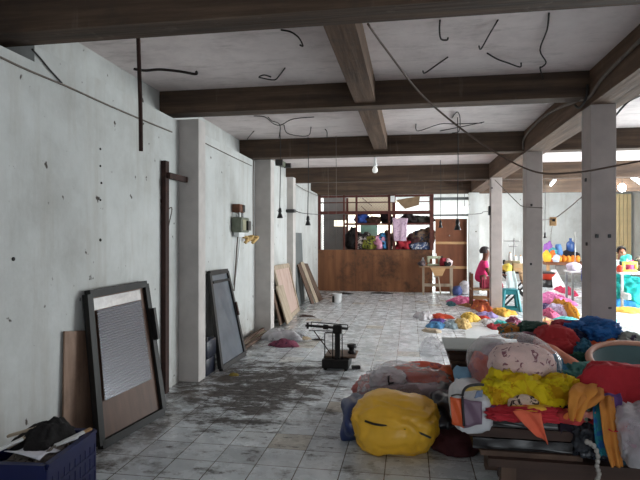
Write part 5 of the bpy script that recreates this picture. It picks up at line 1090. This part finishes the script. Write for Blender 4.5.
# teal plastic stool
p = atZ(511, 311.5); sx, sy = p.x, p.y + 0.15
t = thing('teal_stool', 'teal plastic stool with open square side between the two columns', 'stool', (sx, sy, 0))
SZ = 0.48
bm = BM(); box(bm, (sx, sy, SZ - 0.02), (0.30, 0.30, 0.04)); bevel(bm, 0.015, 2); obj('seat', bm, TEALPL, t, True)
for dx in (-1, 1):
    for dy in (-1, 1):
        bm = BM(); bar(bm, (sx + dx * 0.19, sy + dy * 0.19, 0), (sx + dx * 0.13, sy + dy * 0.13, SZ - 0.03), 0.055, 0.055); obj('leg', bm, TEALPL, t)
for k, (dx, dy) in enumerate(((0, -1), (0, 1), (-1, 0), (1, 0))):
    bm = BM(); q = Vector((dx, dy, 0)); s_ = Vector((dy, dx, 0))
    slab(bm, Vector((sx, sy, SZ - 0.12)) + q * 0.145 - s_ * 0.13, Vector((sx, sy, SZ - 0.12)) + q * 0.145 + s_ * 0.13, Vector((sx, sy, SZ - 0.02)) + q * 0.135 + s_ * 0.13, Vector((sx, sy, SZ - 0.02)) + q * 0.135 - s_ * 0.13, 0.012)
    slab(bm, Vector((sx, sy, 0.02)) + q * 0.187 - s_ * 0.17, Vector((sx, sy, 0.02)) + q * 0.187 + s_ * 0.17, Vector((sx, sy, 0.08)) + q * 0.18 + s_ * 0.17, Vector((sx, sy, 0.08)) + q * 0.18 - s_ * 0.17, 0.012)
    obj('side_panel', bm, TEALPL, t)
# old treadle sewing table before the partition
Yw = 15.1; x0, x1 = atY(419, 266, Yw).x, atY(455, 266, Yw).x; tz = 0.80
t = thing('treadle_table', 'old treadle sewing table standing before the plywood partition', 'sewing table', ((x0 + x1) / 2, Yw, 0))
part_box(t, 'top', (x0, Yw - 0.24, tz - 0.04), (x1, Yw + 0.24, tz), m_wood('worn_table_top', (120, 94, 70), (150, 122, 94), (172, 146, 116), 0, 1, 0.4), 0.008)
for x in (x0 + 0.12, x1 - 0.1):
    for y in (Yw - 0.2, Yw + 0.2): part_box(t, 'leg', (x - 0.025, y - 0.025, 0), (x + 0.025, y + 0.025, tz - 0.04), GREYWOOD)
part_box(t, 'foot_rail', (x0 + 0.12, Yw - 0.03, 0.22), (x1 - 0.1, Yw + 0.03, 0.30), GREYWOOD)
bm = BM(); bar(bm, (x0 + 0.52, Yw - 0.15, tz - 0.3), (x0 + 0.58, Yw - 0.2, 0.03), 0.03, 0.03); bar(bm, (x0 + 0.52, Yw - 0.15, tz - 0.3), (x0 + 0.40, Yw - 0.1, tz - 0.3), 0.03, 0.03); obj('treadle_rod', bm, GREYWOOD, t)
bm = BM(); slab(bm, (x0 + 0.3, Yw - 0.245, tz - 0.04), (x0 + 0.72, Yw - 0.245, tz - 0.04), (x0 + 0.62, Yw - 0.245, tz - 0.27), (x0 + 0.42, Yw - 0.245, tz - 0.27), 0.01); obj('apron', bm, RAILWOOD, t)
sewing_machine((x0 + 0.42, Yw, tz), 0.1, plain('greenish_enamel', (176, 182, 156), 0.45, 0, 0.2, 14), 'greenish white sewing machine on the old treadle table', 0.85)
bundle(439, 447, 258, 266, Yw - 0.05, tz, 0.14, (150, 46, 60), 'dark red cloth right of the greenish sewing machine', seed=22)
bundle(445, 452, 259, 266, Yw - 0.1, tz, 0.12, (226, 206, 206), 'pale pink cloth beside the dark red cloth on the treadle table', seed=23)
bundle(444, 451, 261.5, 266, Yw - 0.18, tz, 0.08, (36, 32, 34), 'black cloth at the front of the treadle table', seed=24)
bundle(418, 426, 261, 268, Yw - 0.1, tz, 0.14, (96, 84, 86), 'grey-brown cloth at the left end of the treadle table', (50, 44, 46), seed=25)
p = atY(423, 262, Yw); bm = BM(); lathe(bm, [(0.05, 0), (0.05, 0.14), (0.025, 0.18), (0.025, 0.22), (0.0, 0.22)], (p.x, Yw + 0.08, tz), 12); tag(obj('white_bottle', bm, WHITE, None, True), 'white bottle at the left end of the treadle table', 'bottle')
bundle(452, 462, 286, 296, 15.0, 0.0, 0.2, (72, 84, 130), 'blue-grey bundle on the floor right of the treadle table', seed=26)
bundle(459, 469, 281, 295, 15.2, 0.0, 0.2, None, 'clear plastic bag on the floor before the brown plywood door', seed=27, name='plastic_bag', cat='plastic bag', mat=MISTY)
# pale timber boards and lamps at the far right
for i, x in enumerate((617.5, 621.5, 625.5, 629.5)):
    a = atY(x - 1.8, 194, 19.8); b_ = atY(x + 1.7, 194, 19.8)
    bm = BM(); box2(bm, (a.x, 19.8, 0), (b_.x, 19.83, a.z)); tag(obj('pale_plank', bm, plain('pale_plank', (232, 208, 158), 0.6, 0, 0.12, 3)), ['pale upright plank against the far wall, hard by the nearest column', 'pale upright plank, second from the nearest column', 'pale upright plank, third from the nearest column', 'pale upright plank, last one right of the nearest column'][i], 'plank', 'upright planks on the far wall')
def bulb_lamp(p, top, label, s, r=0.06, cat='lamp'):
    t = thing('bulb_lamp', label, cat, p)
    bm = BM(); cyl(bm, (p.x, p.y, p.z + 0.06), (p.x, p.y, top), 0.008, 6); obj('cord', bm, CABLE, t)
    bm = BM(); cyl(bm, (p.x, p.y, p.z + 0.03), (p.x, p.y, p.z + 0.10), 0.03, 12); obj('socket', bm, WHITE, t)
    bm = BM(); sph(bm, p + Vector((0, 0, -0.02)), r, (1, 1, 1.2), 14, 10); obj('bulb', bm, m_emit('lit_bulb', (255, 252, 240), s), t, True)
    return t
bulb_lamp(atY(622, 187, 15.0), CZ, 'brightly lit bulb hanging before the pale upright planks', 80, 0.09)
bulb_lamp(atY(464.5, 210, 17.0), CZ, 'small lit bulb glowing above the brown plywood door', 30, 0.07)
for i, (a, b_, lab) in enumerate(((atY(546, 190.5, 16.6), atY(555, 180.5, 14.6), 'lit fluorescent tube under the rear ceiling between second and nearest columns'), (atY(632, 178, 13.6), atY(643, 185.5, 14.6), 'lit fluorescent tube under the ceiling at the far right edge'))):
    t = thing('fluorescent_tube', lab, 'lamp', (a + b_) / 2)
    bm = BM(); cyl(bm, a, b_, 0.022, 10); obj('tube', bm, m_emit('lit_tube', (236, 250, 255), 9), t, True)
    bm = BM(); bar(bm, a + Vector((0, 0, 0.05)), b_ + Vector((0, 0, 0.05)), 0.06, 0.05); obj('batten', bm, WHITE, t)
    for e in (a, b_):
        bm = BM(); cyl(bm, e + Vector((0, 0, 0.05)), Vector((e.x, e.y, CZ)), 0.008, 6); obj('hanger', bm, CABLE, t)
l = bpy.data.lights.new('tube_light', 'POINT'); l.energy = TUBE_POWER; l.shadow_soft_size = 0.3; l.color = (0.85, 1.0, 1.0)
o = bpy.data.objects.new('tube_light', l); o.location = atY(551, 187, 15.5) - Vector((0, 0, 0.15)); C.objects.link(o)
socket(545, 236, 14.6, None, 'black lamp socket hanging before the far wall right of the second column')
# table of the second seated person
Y2 = 12.9; a = atY(612, 271.5, Y2); tz = a.z
t = thing('white_table', 'white topped sewing table behind the large turquoise bundle', 'sewing table', (a.x + 0.7, Y2, 0))
part_box(t, 'top', (a.x + 0.05, Y2 - 0.3, tz - 0.04), (a.x + 1.6, Y2 + 0.3, tz), WHITE, 0.008)
for dx in (0.12, 1.5):
    for dy in (-0.25, 0.25): part_box(t, 'leg', (a.x + dx - 0.025, Y2 + dy - 0.025, 0), (a.x + dx + 0.025, Y2 + dy + 0.025, tz - 0.04), STEEL)
sewing_machine((atY(629, 270, Y2).x, Y2, tz), math.pi, plain('olive_yellow_enamel', (190, 186, 70), 0.4), 'olive yellow sewing machine on the white topped table', 0.72)
bundle(620, 631, 254.5, 264.5, Y2 + 0.35, tz - 0.05, 0.14, (84, 214, 204), 'turquoise cloth heap behind the olive yellow sewing machine', seed=28)
bundle(625, 635, 261, 266, Y2 + 0.25, tz, 0.1, (226, 100, 140), 'pink cloth behind the olive yellow sewing machine', seed=29)
bundle(634, 645, 257.5, 266, Y2 + 0.25, tz, 0.14, (84, 78, 72), 'dark grey cloth at the far right end of the white table', (150, 140, 120), seed=30)
bundle(617, 622.5, 265, 271, Y2 - 0.2, tz, 0.1, (214, 80, 60), 'red cloth scrap at the left end of the white table', seed=31)

# ------------------------------------------------------------------ people
def skin_mesh(name, verts, edges, mat, parent, sub=2, label=None, root=0):
    """one continuous surface grown around a jointed skeleton: verts = [(point, rx, ry)]"""
    me = bpy.data.meshes.new(name); org = ORG[parent]
    me.from_pydata([Vector(v[0]) - org for v in verts], edges, [])
    o = bpy.data.objects.new(name, me); C.objects.link(o); o.parent = parent; ORG[o] = org
    me.materials.append(mat)
    sm = o.modifiers.new('skin', 'SKIN'); sm.use_smooth_shade = True
    if not me.skin_vertices: me.attributes  # the layer comes with the modifier
    lay = me.skin_vertices[0].data
    for i, v in enumerate(verts): lay[i].radius = (v[1], v[2]); lay[i].use_root = (i == root)
    ss = o.modifiers.new('smooth', 'SUBSURF'); ss.levels = sub; ss.render_levels = sub
    if label: o['label'] = label
    return o
def seated_person(base, rot, seat, label, shirt, legs, hair, skin, sleeve_long=False, lean_=0.10):
    t = thing('person', label, 'person', base); B = Vector(base); M = Matrix.Rotation(rot, 3, 'Z')
    def P(x, y, z): return B + M @ Vector((x, y, z))
    s = seat + 0.10
    V = []; E_ = []
    def add(p, r, r2=None, prev=None):
        V.append((P(*p), r, r2 or r)); i = len(V) - 1
        if prev is not None: E_.append((prev, i))
        return i
    pel = add((0, 0, s), 0.13, 0.15)
    sp = add((0.02, 0, s + 0.20), 0.11, 0.13, pel); chst = add((lean_ * 0.6, 0, s + 0.38), 0.11, 0.15, sp)
    nk = add((lean_, 0, s + 0.51), 0.06, 0.06, chst); hd0 = add((lean_ + 0.02, 0, s + 0.59), 0.085, 0.072, nk)
    hd1 = add((lean_ + 0.015, 0, s + 0.68), 0.102, 0.088, hd0); hd2 = add((lean_ + 0.005, 0, s + 0.775), 0.06, 0.055, hd1)
    add((lean_ + 0.12, 0, s + 0.645), 0.014, 0.014, hd1)           # nose
    hands = []
    for sd in (-1, 1):
        sh = add((lean_ * 0.7, sd * 0.17, s + 0.43), 0.06, 0.06, chst)
        el = add((lean_ + 0.08, sd * 0.24, s + 0.18), 0.045, 0.045, sh)
        wr = add((lean_ + 0.29, sd * 0.14, s + 0.19), 0.028, 0.028, el)
        pm = add((lean_ + 0.35, sd * 0.12, s + 0.185), 0.034, 0.022, wr)
        for k in range(4):
            y = sd * 0.12 + (k - 1.5) * 0.021; ln = (0.062, 0.072, 0.066, 0.05)[k]
            f1 = add((lean_ + 0.39, y, s + 0.185), 0.009, 0.009, pm); f2 = add((lean_ + 0.39 + ln * 0.6, y, s + 0.178), 0.0085, 0.0085, f1); add((lean_ + 0.39 + ln, y, s + 0.16), 0.0075, 0.0075, f2)
        th1 = add((lean_ + 0.345, sd * 0.12 - sd * 0.042, s + 0.18), 0.010, 0.010, pm); add((lean_ + 0.385, sd * 0.12 - sd * 0.058, s + 0.172), 0.009, 0.009, th1)
        hp = add((0.10, sd * 0.10, s - 0.02), 0.085, 0.085, pel); kn = add((0.42, sd * 0.12, s - 0.01), 0.06, 0.06, hp)
        an = add((0.40, sd * 0.12, 0.09), 0.036, 0.036, kn); hl = add((0.42, sd * 0.12, 0.045), 0.038, 0.036, an); add((0.56, sd * 0.13, 0.03), 0.032, 0.022, hl)
    skin_mesh('body', V, E_, skin, t)
    # shirt
    V2 = []; E2 = []
    def a2(p, r, r2=None, prev=None):
        V2.append((P(*p), r, r2 or r)); i = len(V2) - 1
        if prev is not None: E2.append((prev, i))
        return i
    p0 = a2((0, 0, s - 0.02), 0.138, 0.165); p1 = a2((0.02, 0, s + 0.20), 0.125, 0.15, p0); p2 = a2((lean_ * 0.6, 0, s + 0.38), 0.13, 0.17, p1); a2((lean_ * 0.95, 0, s + 0.485), 0.07, 0.075, p2)
    for sd in (-1, 1):
        q0 = a2((lean_ * 0.7, sd * 0.175, s + 0.43), 0.078, 0.078, p2); q1 = a2((lean_ * 0.85 + 0.04, sd * 0.215, s + 0.30), 0.07, 0.07, q0)
        if sleeve_long: q2 = a2((lean_ + 0.08, sd * 0.24, s + 0.18), 0.062, 0.062, q1); a2((lean_ + 0.26, sd * 0.155, s + 0.19), 0.045, 0.045, q2)
    skin_mesh('shirt', V2, E2, shirt, t)
    V2.clear(); E2.clear()
    p0 = a2((0.0, 0, s - 0.02), 0.14, 0.16)
    for sd in (-1, 1):
        h0 = a2((0.10, sd * 0.10, s - 0.02), 0.105, 0.105, p0); k0 = a2((0.43, sd * 0.12, s - 0.01), 0.082, 0.082, h0); a2((0.41, sd * 0.12, 0.16), 0.068, 0.068, k0)
    skin_mesh('trousers', V2, E2, legs, t)
    # hair, ears, eyes, mouth
    bm = BM(); bmesh.ops.create_icosphere(bm, subdivisions=3, radius=1)
    hc = Vector((lean_ - 0.002, 0, s + 0.715))
    for v in list(bm.verts):
        q = v.co.copy()
        v.co = P(hc.x + q.x * 0.114, q.y * 0.100, hc.z + q.z * 0.104) 
        v.tag = (q.x > 0.45 and q.z < 0.45) or q.z < -0.55
    bmesh.ops.delete(bm, geom=[v for v in bm.verts if v.tag], context='VERTS')
    obj('hair', bm, hair, t, True, solid=0.01)
    for sd in (-1, 1):
        bm = BM(); sph(bm, P(lean_ + 0.005, sd * 0.082, s + 0.665), 0.024, (0.8, 0.45, 1.3), 10, 8); obj('ear', bm, skin, t, True)
        bm = BM(); sph(bm, P(lean_ + 0.093, sd * 0.032, s + 0.675), 0.011, (1, 1.2, 0.8), 8, 6); obj('eye', bm, EYE, t, True)
    bm = BM(); sph(bm, P(lean_ + 0.090, 0, s + 0.60), 0.016, (0.6, 1.6, 0.5), 8, 6); obj('mouth', bm, plain('lips', (96, 50, 44), 0.5), t, True)
    return t
pb = atY(481.2, 280, 12.5)
seated_person((pb.x - 0.02, 12.5, 0), 0.0, 0.47, 'person in pink shirt and maroon trousers sitting sideways on a wooden chair', cloth((232, 62, 122)), cloth((120, 34, 52)), GREYHAIR, SKIN)
cx, cy = pb.x - 0.02, 12.5
t = thing('wooden_chair', 'brown wooden chair under the person in pink', 'chair', (cx, cy, 0))
CW = m_wood('chair_brown', (90, 56, 38), (118, 78, 54), (146, 102, 74), 2, 2, 0.3)
part_box(t, 'seat', (cx - 0.22, cy - 0.21, 0.40), (cx + 0.22, cy + 0.21, 0.435), RAILWOOD, 0.008)
for dx, dy, h_ in ((-0.2, -0.19, 0.78), (-0.2, 0.19, 0.78), (0.2, -0.19, 0.40), (0.2, 0.19, 0.40)):
    part_box(t, 'leg', (cx + dx - 0.022, cy + dy - 0.022, 0), (cx + dx + 0.022, cy + dy + 0.022, h_), CW)
part_box(t, 'backrest', (cx - 0.215, cy - 0.17, 0.62), (cx - 0.19, cy + 0.17, 0.76), CW)
for dy in (-0.19, 0.19): part_box(t, 'stretcher', (cx - 0.18, cy + dy - 0.012, 0.20), (cx + 0.18, cy + dy + 0.012, 0.24), RAILWOOD)
pb = atY(620.5, 262, 13.75)
seated_person((pb.x - 0.02, 13.75, 0), -math.pi / 2, 0.47, 'person in white shirt sitting at the white topped sewing table', cloth((236, 234, 232)), cloth((60, 56, 70)), HAIRM, plain('tan_skin', (150, 98, 74), 0.55, 0, 0.08), True)
cx, cy = pb.x - 0.02, 13.75
t = thing('plain_stool', 'wooden stool under the person in white', 'stool', (cx, cy, 0))
part_box(t, 'seat', (cx - 0.18, cy - 0.18, 0.40), (cx + 0.18, cy + 0.18, 0.435), RAILWOOD, 0.008)
for dx in (-0.15, 0.15):
    for dy in (-0.15, 0.15): part_box(t, 'leg', (cx + dx - 0.02, cy + dy - 0.02, 0), (cx + dx + 0.02, cy + dy + 0.02, 0.40), RAILWOOD)
